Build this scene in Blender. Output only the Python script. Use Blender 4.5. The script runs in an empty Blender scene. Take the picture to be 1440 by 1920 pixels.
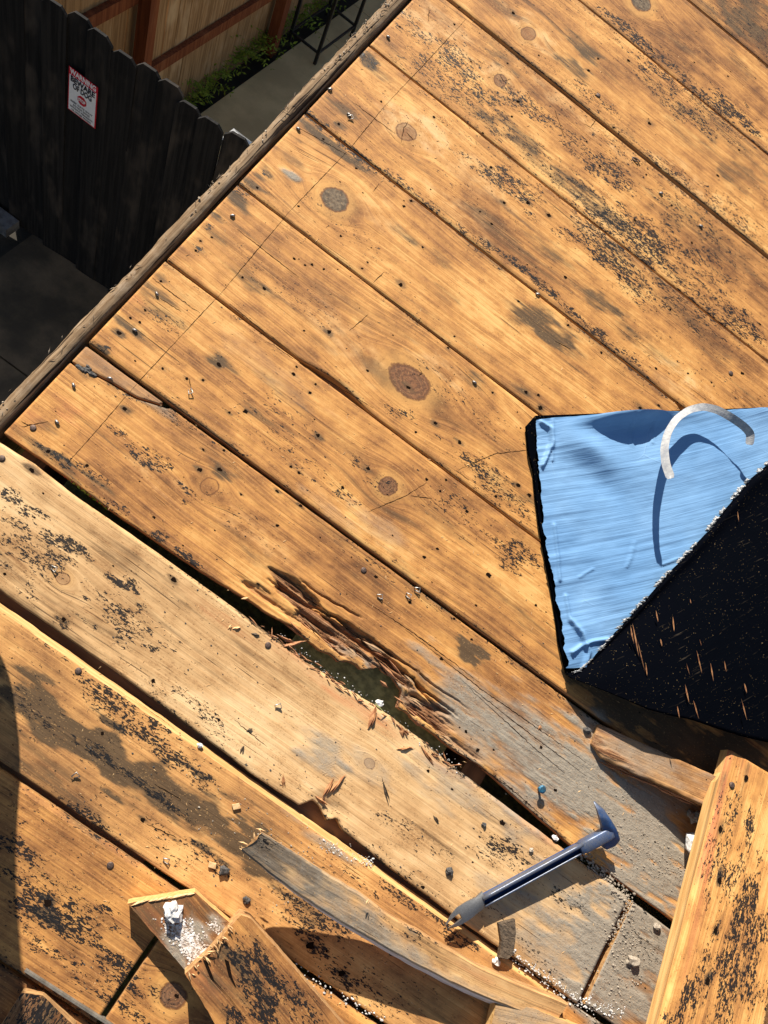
import bpy, math, random
import numpy as np
from mathutils import Matrix, Vector

# ------------------------------------------------------------------ camera, sky, sun
sc = bpy.context.scene
C = sc.collection
F_PX = 1462.17
THETA = math.radians(13.8326)            # pitch of the roof, rising away from the camera
CAM_H = 4.5                              # camera above the yard
DECK_D = 1.2                             # camera above the roof boards (along their normal)
RM = np.array([[0.80141218, 0.47127872, 0.36828641],
               [0.59378947, -0.70080128, -0.39533736],
               [0.07178151, 0.53551277, -0.84147103]])   # world -> camera (x right, y down, z ahead)
cam_d = bpy.data.cameras.new('camera')
cam = bpy.data.objects.new('camera', cam_d)
C.objects.link(cam)
cam_d.sensor_fit = 'VERTICAL'
cam_d.sensor_height = 24.0
cam_d.lens = F_PX / 1920.0 * 24.0
cam_d.clip_start = 0.02
cam_d.clip_end = 400
m3 = Matrix(((RM[0][0], -RM[1][0], -RM[2][0]), (RM[0][1], -RM[1][1], -RM[2][1]), (RM[0][2], -RM[1][2], -RM[2][2])))
cam.matrix_world = Matrix.Translation((0, 0, CAM_H)) @ m3.to_4x4()
sc.camera = cam

AX = np.array([1, 0, 0.0])
AU = np.array([0, math.cos(THETA), math.sin(THETA)])
AN = np.array([0, -math.sin(THETA), math.cos(THETA)])
SUN_EL = math.radians(30)                # above the roof plane
sd = AX * (-0.66 * math.cos(SUN_EL)) + AU * (0.75 * math.cos(SUN_EL)) + AN * math.sin(SUN_EL)
sd /= np.linalg.norm(sd)
w = bpy.data.worlds.new('World'); sc.world = w; w.use_nodes = True
nt = w.node_tree
bg = nt.nodes['Background']; bg.inputs[1].default_value = 0.055
sky = nt.nodes.new('ShaderNodeTexSky'); sky.sky_type = 'NISHITA'; sky.sun_disc = False
sky.sun_elevation = math.asin(sd[2]); sky.sun_rotation = math.atan2(sd[0], sd[1])
nt.links.new(sky.outputs[0], bg.inputs[0])
sun_d = bpy.data.lights.new('sun', 'SUN'); sun_d.energy = 5.0; sun_d.angle = math.radians(0.5); sun_d.color = (1, 0.93, 0.82)
sun = bpy.data.objects.new('sun', sun_d); C.objects.link(sun)
sun.rotation_euler = Vector(sd).to_track_quat('Z', 'Y').to_euler()
sun.location = (-5, 6, 12)
sc.view_settings.view_transform = 'Standard'; sc.view_settings.look = 'None'
sc.view_settings.exposure = 0.8; sc.view_settings.gamma = 1

# ------------------------------------------------------------------ geometry of the place
rng = np.random.RandomState(7)
random.seed(7)
ROOF = Matrix(((1, 0, 0, 0), (0, AU[1], AN[1], -DECK_D * AN[1]), (0, AU[2], AN[2], CAM_H - DECK_D * AN[2]), (0, 0, 0, 1)))

def ray(x, y):
    return RM.T @ np.array([(x - 720) / F_PX, (y - 960) / F_PX, 1.0])

def px(x, y, h=0.0):
    """where the line of sight through a photo point meets the roof plane raised by h: (along board, up roof)"""
    d = ray(x, y); k = -(DECK_D - h) / (d @ AN); p = d * k
    return np.array([p @ AX, p @ AU])

def p3(x, y, h=0.0):
    q = px(x, y, h); return (q[0], q[1], h)

def _h(ix, iy, s):
    n = (ix.astype(np.int64) * 374761393 + iy.astype(np.int64) * 668265263 + s * 982451653) & 0xffffffff
    n = ((n ^ (n >> 13)) * 1274126177) & 0xffffffff
    return ((n ^ (n >> 16)) & 0xffff) / 65535.0

def vn(x, y, s=0):
    x = np.asarray(x, float); y = np.asarray(y, float)
    ix = np.floor(x); iy = np.floor(y); fx = x - ix; fy = y - iy
    fx = fx * fx * (3 - 2 * fx); fy = fy * fy * (3 - 2 * fy)
    a = _h(ix, iy, s); b = _h(ix + 1, iy, s); c = _h(ix, iy + 1, s); d = _h(ix + 1, iy + 1, s)
    return (a + (b - a) * fx) * (1 - fy) + (c + (d - c) * fx) * fy

def fbm(x, y, s=0, o=4):
    r = 0; a = 0.5
    for i in range(o):
        r = r + a * vn(np.asarray(x) * 2 ** i, np.asarray(y) * 2 ** i, s + i * 17); a *= 0.5
    return r / (1 - 0.5 ** o)

# ------------------------------------------------------------------ materials
class G:
    """small helper that strings shader nodes together"""
    def __init__(self, name):
        self.m = bpy.data.materials.new(name); self.m.use_nodes = True
        self.t = self.m.node_tree; self.t.nodes.clear()
        self.out = self.t.nodes.new('ShaderNodeOutputMaterial')
        self.b = self.t.nodes.new('ShaderNodeBsdfPrincipled')
        self.t.links.new(self.b.outputs[0], self.out.inputs[0])
    def n(self, k, **kw):
        nd = self.t.nodes.new(k)
        for a, v in kw.items(): setattr(nd, a, v)
        return nd
    def put(self, s, v):
        if hasattr(v, 'links') or isinstance(v, bpy.types.NodeSocket): self.t.links.new(v, s)
        else: s.default_value = v
    def ma(self, op, a, b=0.0, c=None, cl=False):
        nd = self.n('ShaderNodeMath', operation=op, use_clamp=cl)
        self.put(nd.inputs[0], a); self.put(nd.inputs[1], b)
        if c is not None: self.put(nd.inputs[2], c)
        return nd.outputs[0]
    def mix(self, f, a, b, mode='MIX'):
        nd = self.n('ShaderNodeMix', data_type='RGBA', blend_type=mode)
        self.put(nd.inputs[0], f)
        for i, v in ((6, a), (7, b)):
            self.put(nd.inputs[i], (*v, 1) if isinstance(v, tuple) and len(v) == 3 else v)
        return nd.outputs[2]
    def vec(self, x, y, z=0.0):
        nd = self.n('ShaderNodeCombineXYZ')
        for i, v in enumerate((x, y, z)): self.put(nd.inputs[i], v)
        return nd.outputs[0]
    def sep(self, v):
        nd = self.n('ShaderNodeSeparateXYZ'); self.put(nd.inputs[0], v); return nd.outputs
    def mul(self, v, s):
        nd = self.n('ShaderNodeVectorMath', operation='MULTIPLY'); self.put(nd.inputs[0], v); nd.inputs[1].default_value = s
        return nd.outputs[0]
    def noise(self, v, sc=1.0, det=3.0, rough=0.55, dist=0.0):
        nd = self.n('ShaderNodeTexNoise'); self.put(nd.inputs['Vector'], v)
        nd.inputs['Scale'].default_value = sc; nd.inputs['Detail'].default_value = det
        nd.inputs['Roughness'].default_value = rough; nd.inputs['Distortion'].default_value = dist
        return nd.outputs[0]
    def vor(self, v, sc=1.0, rnd=1.0):
        nd = self.n('ShaderNodeTexVoronoi'); self.put(nd.inputs['Vector'], v)
        nd.inputs['Scale'].default_value = sc; nd.inputs['Randomness'].default_value = rnd
        return nd.outputs
    def ss(self, v, a, b, c=0.0, d=1.0):
        nd = self.n('ShaderNodeMapRange', interpolation_type='SMOOTHSTEP')
        self.put(nd.inputs[0], v); self.put(nd.inputs[1], a); self.put(nd.inputs[2], b)
        self.put(nd.inputs[3], c); self.put(nd.inputs[4], d)
        return nd.outputs[0]
    def attr(self, n, typ='GEOMETRY'):
        nd = self.n('ShaderNodeAttribute'); nd.attribute_name = n; nd.attribute_type = typ
        return nd.outputs
    def ramp(self, f, stops):
        nd = self.n('ShaderNodeValToRGB'); e = nd.color_ramp.elements
        while len(e) < len(stops): e.new(0.5)
        for i, (p, c) in enumerate(stops): e[i].position = p; e[i].color = (*c, 1)
        self.put(nd.inputs[0], f); return nd.outputs[0]
    def bump(self, h, dist=0.001, st=1.0):
        nd = self.n('ShaderNodeBump'); self.put(nd.inputs['Height'], h)
        nd.inputs['Distance'].default_value = dist; nd.inputs['Strength'].default_value = st
        self.t.links.new(nd.outputs[0], self.b.inputs['Normal']); return nd
    def fin(self, col, rough=0.7, metal=0.0, spec=None):
        self.put(self.b.inputs['Base Color'], (*col, 1) if isinstance(col, tuple) and len(col) == 3 else col)
        self.put(self.b.inputs['Roughness'], rough); self.put(self.b.inputs['Metallic'], metal)
        if spec is not None: self.b.inputs['Specular IOR Level'].default_value = spec
        return self.m

def board_material():
    g = G('old roof board')
    dc = g.attr('dc')[1]; gc = g.attr('gc')[1]
    m1 = g.attr('m1'); m2 = g.attr('m2'); tint = g.attr('tint', 'OBJECT')
    s1 = g.sep(m1[1]); s2 = g.sep(m2[1]); kn = g.sep(g.attr('kn')[1]); tn = g.sep(tint[1])
    stain_shade, speck, dust = s1[0], s1[1], s1[2]
    rot, pink, bleach = s2[0], s2[1], s2[2]
    kd, kf, kg = kn[0], kn[1], kn[2]
    # --- grain lines
    fine = g.noise(g.mul(gc, (5.0, 420.0, 1.0)), 1.0, 3, 0.6)
    rings = g.noise(g.mul(gc, (1.2, 120.0, 1.0)), 1.0, 2, 0.5)
    broad = g.noise(g.mul(gc, (2.2, 26.0, 1.0)), 1.0, 3, 0.6)
    cloud = g.noise(g.mul(dc, (5.0, 9.0, 1.0)), 1.0, 4, 0.6)
    r1 = g.ss(rings, 0.44, 0.60)
    mott = g.noise(g.mul(dc, (26.0, 42.0, 1.0)), 1.0, 5, 0.65)
    hair = g.noise(g.mul(gc, (14.0, 900.0, 1.0)), 1.0, 2, 0.6)
    v = g.ma('ADD', g.ma('MULTIPLY', r1, 0.13), g.ma('MULTIPLY', broad, 0.34))
    v = g.ma('ADD', v, g.ma('MULTIPLY', g.ma('SUBTRACT', fine, 0.5), 0.62))
    v = g.ma('ADD', v, g.ma('MULTIPLY', g.ma('SUBTRACT', hair, 0.5), 0.5))
    v = g.ma('ADD', v, g.ma('MULTIPLY', g.ma('SUBTRACT', cloud, 0.5), 1.7))
    v = g.ma('ADD', v, g.ma('MULTIPLY', g.ma('SUBTRACT', mott, 0.5), 1.0))
    v = g.ma('ADD', v, g.ma('ADD', tn[0], 0.18))
    col = g.ramp(v, [(0.0, (0.72, 0.405, 0.135)), (0.28, (0.56, 0.265, 0.075)), (0.55, (0.38, 0.17, 0.052)), (0.8, (0.21, 0.088, 0.030)), (1.0, (0.11, 0.048, 0.02))])
    # paler, newer wood on some boards
    col = g.mix(tn[1], col, g.ramp(v, [(0.0, (0.72, 0.51, 0.28)), (0.4, (0.60, 0.385, 0.185)), (0.8, (0.44, 0.25, 0.105)), (1.0, (0.27, 0.14, 0.06))]))
    col = g.mix(g.ma('MULTIPLY', bleach, g.ma('MULTIPLY', g.ss(mott, 0.62, 0.35), 0.7)), col, (0.74, 0.50, 0.25))
    col = g.mix(g.ma('MULTIPLY', pink, g.ss(fine, 0.2, 0.7)), col, (0.50, 0.17, 0.07))
    # --- knots
    ang = g.noise(g.mul(dc, (160.0, 160.0, 1.0)), 1.0, 3, 0.6)
    kde = g.ma('ADD', kd, g.ma('ADD', g.ma('MULTIPLY', g.ma('SUBTRACT', ang, 0.5), 0.22), g.ma('MULTIPLY', g.ma('SUBTRACT', mott, 0.5), 0.7)))
    inside = g.ss(kde, 1.05, 0.93)
    ring = g.ma('SUBTRACT', 1.0, g.ss(g.ma('ABSOLUTE', g.ma('SUBTRACT', kde, 1.0)), 0.02, 0.13))
    kr = g.ma('SINE', g.ma('MULTIPLY', g.ma('ADD', kde, g.ma('MULTIPLY', ang, 0.4)), 24.0))
    kcol = g.mix(g.ma('MULTIPLY_ADD', kr, 0.4, 0.5), (0.27, 0.11, 0.045), (0.09, 0.035, 0.018))
    kcol = g.mix(kg, kcol, g.mix(g.ss(ang, .35, .65), (0.085, 0.058, 0.036), (0.20, 0.145, 0.09)))
    hr = g.ma('MULTIPLY', g.ma('MULTIPLY', g.ss(g.ma('SINE', g.ma('MULTIPLY', kde, 17.0)), .2, .9), g.ss(kde, 2.5, 1.2)), g.ma('MULTIPLY', g.ma('SUBTRACT', 1.0, inside), 0.38))
    col = g.mix(g.ma('MULTIPLY', hr, g.ma('MULTIPLY_ADD', kf, .7, .3)), col, (0.28, 0.12, 0.035))
    halo = g.ma('MULTIPLY', g.ss(kde, 2.3, 1.1), g.ma('SUBTRACT', 1.0, inside))
    col = g.mix(g.ma('MULTIPLY', halo, g.ma('MULTIPLY', kf, 0.5)), col, (0.66, 0.36, 0.11))
    col = g.mix(g.ma('MULTIPLY', inside, kf), col, kcol)
    col = g.mix(g.ma('MULTIPLY', ring, 0.75), col, (0.13, 0.05, 0.02))
    # --- age: tannin/iron stains with soft edges, plus shade painted under the flap
    sn = g.noise(g.mul(dc, (22.0, 75.0, 1.0)), 1.0, 4, 0.65)
    sn2 = g.noise(g.mul(gc, (10.0, 240.0, 1.0)), 1.0, 4, 0.65)
    sth = g.ma('SUBTRACT', 0.78, g.ma('MULTIPLY', stain_shade, 0.42))
    sf = g.ma('ADD', g.ma('MULTIPLY', g.ss(g.ma('ADD', g.ma('MULTIPLY', sn, 0.5), g.ma('MULTIPLY', sn2, 0.5)), g.ma('SUBTRACT', sth, 0.14), g.ma('ADD', sth, 0.14)), 0.62), g.ma('MULTIPLY', stain_shade, g.ma('MULTIPLY', sn2, 0.8)), cl=True)
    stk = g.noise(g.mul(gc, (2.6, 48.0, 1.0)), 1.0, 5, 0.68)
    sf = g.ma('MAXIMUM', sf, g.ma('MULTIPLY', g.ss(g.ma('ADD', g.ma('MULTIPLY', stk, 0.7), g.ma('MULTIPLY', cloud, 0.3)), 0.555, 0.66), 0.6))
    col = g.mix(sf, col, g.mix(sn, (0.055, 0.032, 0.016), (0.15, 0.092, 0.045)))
    # --- grey weathering / dust
    dn = g.noise(g.mul(dc, (60.0, 90.0, 1.0)), 1.0, 5, 0.7)
    df = g.ma('MULTIPLY', dust, g.ma('MULTIPLY_ADD', dn, 1.5, 0.32), cl=True)
    col = g.mix(df, col, g.mix(dn, (0.20, 0.165, 0.125), (0.37, 0.32, 0.25)))
    # --- rot
    rn = g.noise(g.mul(gc, (22.0, 330.0, 1.0)), 1.0, 6, 0.75)
    rc = g.ramp(rn, [(0.32, (0.045, 0.02, 0.011)), (0.43, (0.15, 0.062, 0.027)), (0.54, (0.33, 0.155, 0.065)), (0.70, (0.44, 0.29, 0.17))])
    col = g.mix(g.ma('MULTIPLY', rot, g.ss(rn, 0.9, 0.3, 0.6, 1.2), cl=True), col, rc)
    # --- flecks of tar left by the old felt, torn along the grain
    f1 = g.noise(g.mul(dc, (170.0, 400.0, 1.0)), 1.0, 3, 0.62, 0.6)
    f2 = g.noise(g.mul(dc, (70.0, 150.0, 1.0)), 1.0, 3, 0.6)
    f3 = g.noise(g.mul(dc, (560.0, 900.0, 1.0)), 1.0, 2, 0.6)
    fl = g.ma('ADD', g.ma('MULTIPLY', f1, 0.56), g.ma('ADD', g.ma('MULTIPLY', f2, 0.32), g.ma('MULTIPLY', f3, 0.12)))
    spk = g.ma('MULTIPLY_ADD', g.ma('SUBTRACT', cloud, 0.42), 0.25, speck)
    th = g.ma('SUBTRACT', 0.655, g.ma('MULTIPLY', g.ma('POWER', g.ma('MAXIMUM', spk, 0.0), 0.6), 0.175))
    tar = g.ss(g.ma('SUBTRACT', fl, th), 0.0, 0.014)
    # fine brown flecks on every board
    fb = g.ma('ADD', g.ma('MULTIPLY', g.noise(g.mul(dc, (330.0, 620.0, 1.0)), 1.0, 2, 0.6), 0.6), g.ma('MULTIPLY', mott, 0.4))
    fbf = g.ss(fb, 0.575, 0.63)
    col = g.mix(g.ma('MULTIPLY', fbf, 0.42), col, (0.17, 0.075, 0.025))
    lb = g.ss(g.noise(g.mul(dc, (300.0, 520.0, 3.0)), 1.0, 2, 0.6), 0.62, 0.70)
    col = g.mix(g.ma('MULTIPLY', lb, 0.35), col, (0.70, 0.41, 0.155))
    col = g.mix(g.ma('MULTIPLY', tar, 0.97), col, (0.011, 0.0105, 0.011))
    # a few pin holes everywhere
    vo = g.vor(g.mul(dc, (1.0, 1.0, 1.0)), 42.0)
    hsh = g.sep(vo[1])
    pin = g.ma('MULTIPLY', g.ss(vo[0], 0.055, 0.03), g.ma('GREATER_THAN', hsh[0], 0.78))
    col = g.mix(pin, col, (0.03, 0.018, 0.012))
    # dents and chips
    chips = g.ss(g.noise(g.mul(dc, (190.0, 260.0, 1.0)), 1.0, 2, 0.5), 0.70, 0.76)
    col = g.mix(g.ma('MULTIPLY', chips, 0.55), col, (0.22, 0.10, 0.035))
    # fine checks running with the grain
    ck = g.noise(g.mul(gc, (7.0, 330.0, 1.0)), 1.0, 2, 0.4)
    ckf = g.ss(ck, 0.715, 0.76)
    col = g.mix(g.ma('MULTIPLY', ckf, 0.7), col, (0.07, 0.035, 0.015))
    hgt = g.ma('MULTIPLY', fine, -0.30)
    hgt = g.ma('ADD', hgt, g.ma('MULTIPLY', r1, 0.22))
    hgt = g.ma('ADD', hgt, g.ma('MULTIPLY', tar, 0.35))
    hgt = g.ma('SUBTRACT', hgt, g.ma('MULTIPLY', chips, 0.55))
    hgt = g.ma('SUBTRACT', hgt, g.ma('MULTIPLY', ckf, 0.8))
    hgt = g.ma('SUBTRACT', hgt, g.ma('MULTIPLY', pin, 1.5))
    hgt = g.ma('ADD', hgt, g.ma('MULTIPLY', g.ma('MULTIPLY', dust, dn), 2.2))
    hgt = g.ma('ADD', hgt, g.ma('MULTIPLY', g.ma('MULTIPLY', rot, rn), 3.0))
    g.bump(hgt, 0.0012, 0.9)
    return g.fin(col, g.ma('MULTIPLY_ADD', tar, -0.15, 0.72), spec=0.25)

def simple(name, c1, c2, scale=(30, 30, 30), rough=0.8, metal=0.0, bump=0.3, dist=0.001, lo=0.35, hi=0.65, det=5, spec=None):
    g = G(name)
    tc = g.n('ShaderNodeTexCoord').outputs['Object']
    a = g.noise(g.mul(tc, scale), 1.0, det, 0.62)
    if bump: g.bump(a, dist, bump)
    return g.fin(g.mix(g.ss(a, lo, hi), c1, c2), rough, metal, spec)

M = {}
M['board'] = board_material()
M['end_grain'] = simple('sawn board edge', (0.52, 0.30, 0.12), (0.30, 0.15, 0.055), (14, 160, 160), bump=0.5)
M['pale_edge'] = simple('split and sunlit pale edge', (0.68, 0.42, 0.16), (0.50, 0.27, 0.085), (12, 240, 240), bump=0.7)
M['grey_edge'] = simple('grey painted edge', (0.42, 0.44, 0.46), (0.26, 0.26, 0.26), (30, 90, 90), bump=0.5)
M['grey_post'] = simple('grey post', (0.18, 0.16, 0.13), (0.09, 0.08, 0.065), (60, 60, 4), .9, 0, .5, .003)
M['white_edge'] = simple('white painted edge', (0.74, 0.75, 0.77), (0.50, 0.50, 0.50), (30, 120, 120), bump=0.5)
M['hole'] = simple('old nail hole', (0.008, 0.005, 0.004), (0.015, 0.009, 0.006), (900, 900, 900), .95, bump=0, spec=0.0)
M['steel'] = simple('galvanised nail', (0.40, 0.39, 0.37), (0.20, 0.18, 0.16), (500, 500, 500), 0.42, 0.8, 0.2)
M['rust'] = simple('rusty nail head', (0.16, 0.10, 0.07), (0.07, 0.05, 0.045), (600, 600, 600), 0.6, 0.5, 0.4)
M['blue_steel'] = simple('blue painted screw', (0.02, 0.16, 0.28), (0.05, 0.07, 0.08), (300, 300, 300), 0.4, 0.3, 0.2)
M['chalk_stone'] = simple('white plaster crumb', (0.78, 0.76, 0.73), (0.50, 0.48, 0.45), (160, 160, 160), bump=0.9, dist=0.002)
M['crumb'] = simple('grey grit', (0.42, 0.36, 0.28), (0.25, 0.20, 0.15), (400, 400, 400), bump=0.6)
M['tarbit'] = simple('tar crumb', (0.035, 0.033, 0.032), (0.10, 0.09, 0.08), (400, 400, 400), bump=0.6)
M['splinter'] = simple('fresh splinter', (0.48, 0.24, 0.10), (0.24, 0.09, 0.035), (300, 60, 60), bump=0.6)
M['pale_splinter'] = simple('pale splinter', (0.70, 0.48, 0.24), (0.48, 0.28, 0.12), (300, 60, 60), bump=0.6)
M['rotwood'] = simple('rotten red wood', (0.50, 0.24, 0.11), (0.24, 0.10, 0.045), (60, 400, 400), bump=1.0, dist=0.002)
M['rotgrey'] = simple('rotten grey wood', (0.46, 0.30, 0.165), (0.27, 0.16, 0.08), (60, 400, 400), bump=1.0, dist=0.002)
M['rafter'] = simple('rafter timber', (0.20, 0.11, 0.05), (0.10, 0.055, 0.025), (90, 8, 60), bump=0.4)
M['rafter2'] = simple('reddish ledge', (0.36, 0.19, 0.09), (0.24, 0.12, 0.055), (8, 90, 60), bump=0.4)
M['attic'] = simple('olive board below', (0.46, 0.48, 0.20), (0.24, 0.26, 0.11), (90, 120, 40), bump=0.5)
M['trim'] = None
M['leaf'] = simple('leaf', (0.30, 0.36, 0.05), (0.12, 0.19, 0.02), (60, 60, 60), 0.85, spec=.1, bump=0.1)
M['leaf_red'] = simple('red leaf', (0.35, 0.03, 0.03), (0.2, 0.02, 0.02), (60, 60, 60), 0.55, bump=0.1)
M['bark'] = simple('brown bark', (0.13, 0.09, 0.055), (0.05, 0.035, 0.022), (120, 260, 260), bump=1.0, dist=0.003)

def trim_material():
    g = G('weathered rake trim')
    tc = g.n('ShaderNodeTexCoord').outputs['Object']
    a = g.noise(g.mul(tc, (260, 9, 200)), 1.0, 4, 0.65)
    b = g.noise(g.mul(tc, (60, 30, 60)), 1.0, 5, 0.7)
    ck = g.ss(g.noise(g.mul(tc, (170, 4, 90)), 1.0, 2, 0.5), 0.60, 0.66)
    col = g.mix(g.ss(a, 0.35, 0.65), (0.30, 0.205, 0.12), (0.17, 0.105, 0.055))
    col = g.mix(g.ma('MULTIPLY', g.ss(b, 0.5, 0.7), 0.5), col, (0.36, 0.28, 0.20))
    col = g.mix(ck, col, (0.035, 0.02, 0.012))
    g.bump(g.ma('SUBTRACT', g.ma('ADD', g.ma('MULTIPLY', a, 0.6), g.ma('MULTIPLY', b, 0.6)), g.ma('MULTIPLY', ck, 1.4)), 0.0016, 0.9)
    return g.fin(col, 0.85, spec=0.15)
M['trim'] = trim_material()

# ------------------------------------------------------------------ object helpers
def tag(o, label=None, cat=None, group=None, kind=None):
    if label: o['label'] = label
    if cat: o['category'] = cat
    if group: o['group'] = group
    if kind: o['kind'] = kind
    return o

def thing(name, label, cat, at=(0, 0, 0), group=None, frame=ROOF, rotz=0.0, kind=None):
    o = bpy.data.objects.new(name, None); C.objects.link(o); o.empty_display_size = 0.05
    o.matrix_world = frame @ Matrix.Translation(at) @ Matrix.Rotation(rotz, 4, 'Z')
    return tag(o, label, cat, group, kind)

def mesh(name, verts, faces, mat, parent=None, frame=None, smooth=False, org=(0, 0, 0), mats=None, fmat=None):
    me = bpy.data.meshes.new(name)
    v = np.asarray(verts, float) - np.array(org)
    me.from_pydata(v.tolist(), [], faces); me.update()
    for mm in ([mat] if mats is None else mats): me.materials.append(mm)
    if fmat is not None: me.polygons.foreach_set('material_index', fmat)
    if smooth: me.polygons.foreach_set('use_smooth', [True] * len(me.polygons))
    o = bpy.data.objects.new(name, me); C.objects.link(o)
    if parent is not None: o.parent = parent
    elif frame is not None: o.matrix_world = frame @ Matrix.Translation(org)
    return o

class MB:
    def __init__(s): s.v = []; s.f = []
    def add(s, v, f):
        n = len(s.v); s.v += [tuple(q) for q in v]; s.f += [tuple(i + n for i in q) for q in f]
    def box(s, x0, x1, y0, y1, z0, z1):
        s.add([(x0, y0, z0), (x1, y0, z0), (x1, y1, z0), (x0, y1, z0), (x0, y0, z1), (x1, y0, z1), (x1, y1, z1), (x0, y1, z1)],
              [(0, 3, 2, 1), (4, 5, 6, 7), (0, 1, 5, 4), (1, 2, 6, 5), (2, 3, 7, 6), (3, 0, 4, 7)])
    def prism(s, poly, z0, z1, inset=0.0):
        """poly: counter-clockwise (x, y); z0/z1 number or function; small chamfer at the top"""
        n = len(poly); P = np.array(poly, float)
        c = P.mean(0)
        zf0 = z0 if callable(z0) else (lambda a, b: z0); zf1 = z1 if callable(z1) else (lambda a, b: z1)
        if inset:
            d = P - c; L = np.linalg.norm(d, axis=1, keepdims=True); Q = P - d / L * inset
            v = [(p[0], p[1], zf0(*p)) for p in P] + [(p[0], p[1], zf1(*p) - inset * 0.8) for p in P] + [(p[0], p[1], zf1(*p)) for p in Q]
            f = [tuple(range(n - 1, -1, -1))] + [(i, (i + 1) % n, n + (i + 1) % n, n + i) for i in range(n)]
            f += [(n + i, n + (i + 1) % n, 2 * n + (i + 1) % n, 2 * n + i) for i in range(n)] + [tuple(range(2 * n, 3 * n))]
        else:
            v = [(p[0], p[1], zf0(*p)) for p in P] + [(p[0], p[1], zf1(*p)) for p in P]
            f = [tuple(range(n - 1, -1, -1))] + [(i, (i + 1) % n, n + (i + 1) % n, n + i) for i in range(n)] + [tuple(range(n, 2 * n))]
        s.add(v, f)
    def tube(s, pts, r, n=8, cap=True):
        pts = [np.array(p, float) for p in pts]; k = len(pts)
        rs = r if hasattr(r, '__len__') else [r] * k
        base = len(s.v); up = np.array([0.13, 0.31, 0.94])
        for i, p in enumerate(pts):
            d = pts[min(i + 1, k - 1)] - pts[max(i - 1, 0)]; d /= (np.linalg.norm(d) + 1e-9)
            a = np.cross(d, up)
            if np.linalg.norm(a) < 0.05: a = np.cross(d, (1, 0, 0))
            a /= np.linalg.norm(a); b = np.cross(d, a)
            for j in range(n):
                t = 2 * math.pi * j / n
                s.v.append(tuple(p + rs[i] * (a * math.cos(t) + b * math.sin(t))))
        for i in range(k - 1):
            for j in range(n):
                a0 = base + i * n + j; a1 = base + i * n + (j + 1) % n
                s.f.append((a0, a1, a1 + n, a0 + n))
        if cap:
            s.f.append(tuple(base + j for j in range(n - 1, -1, -1)))
            s.f.append(tuple(base + (k - 1) * n + j for j in range(n)))
    def disc(s, x, y, z, r, n=9, el=1.0, jit=0.25):
        v = [(x, y, z)]
        for j in range(n):
            t = 2 * math.pi * j / n; rr = r * (1 + jit * (random.random() * 2 - 1))
            v.append((x + rr * el * math.cos(t), y + rr * math.sin(t), z))
        s.add(v, [(0, j + 1, (j + 1) % n + 1) for j in range(n)])
    def shard(s, p, ang, L, wd, th, tilt=0.0, mid=0.5, twist=0.0):
        """a splinter: pointed sliver with five-sided body"""
        ca, sa = math.cos(ang), math.sin(ang); ct, st = math.cos(tilt), math.sin(tilt)
        def T(a, b, c):
            x = a * ct - c * st; z = a * st + c * ct
            return (p[0] + x * ca - b * sa, p[1] + x * sa + b * ca, p[2] + z)
        j = lambda k: (random.random() - 0.5) * k
        v = [T(-L / 2, j(wd * .5), 0), T(L * (mid - .5) + j(L * .1), -wd / 2, 0), T(L * (mid - .5), wd / 2 + j(wd * .3), 0),
             T(L * (mid - .5) + j(L * .2), j(wd * .3), th), T(L / 2, j(wd * .6), th * .3), T(-L * .35, j(wd * .2), th * .7), T(L * .3, wd * .25, 0)]
        s.add(v, [(0, 1, 5), (1, 3, 5), (5, 3, 2), (0, 5, 2), (1, 4, 3), (3, 4, 6), (3, 6, 2), (0, 2, 1), (1, 2, 6), (1, 6, 4)])
    def rock(s, p, r, sq=(1, 1, 0.7), sub=1):
        import bmesh
        bm = bmesh.new(); bmesh.ops.create_icosphere(bm, subdivisions=sub, radius=1)
        k = random.random() * 50
        bm.verts.ensure_lookup_table()
        v = []
        for q in bm.verts:
            c = q.co; a = 0.45 + 1.0 * float(vn(c.x * 2.3 + k, c.y * 2.1 + c.z * 1.7 + k, 5))
            v.append((p[0] + c.x * a * r * sq[0], p[1] + c.y * a * r * sq[1], p[2] + (c.z * a + 0.6) * r * sq[2]))
        f = [tuple(x.index for x in q.verts) for q in bm.faces]; bm.free(); s.add(v, f)
    def build(s, name, mat, parent=None, frame=None, smooth=False, org=(0, 0, 0)):
        return mesh(name, s.v, s.f, mat, parent, frame, smooth, org)

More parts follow.
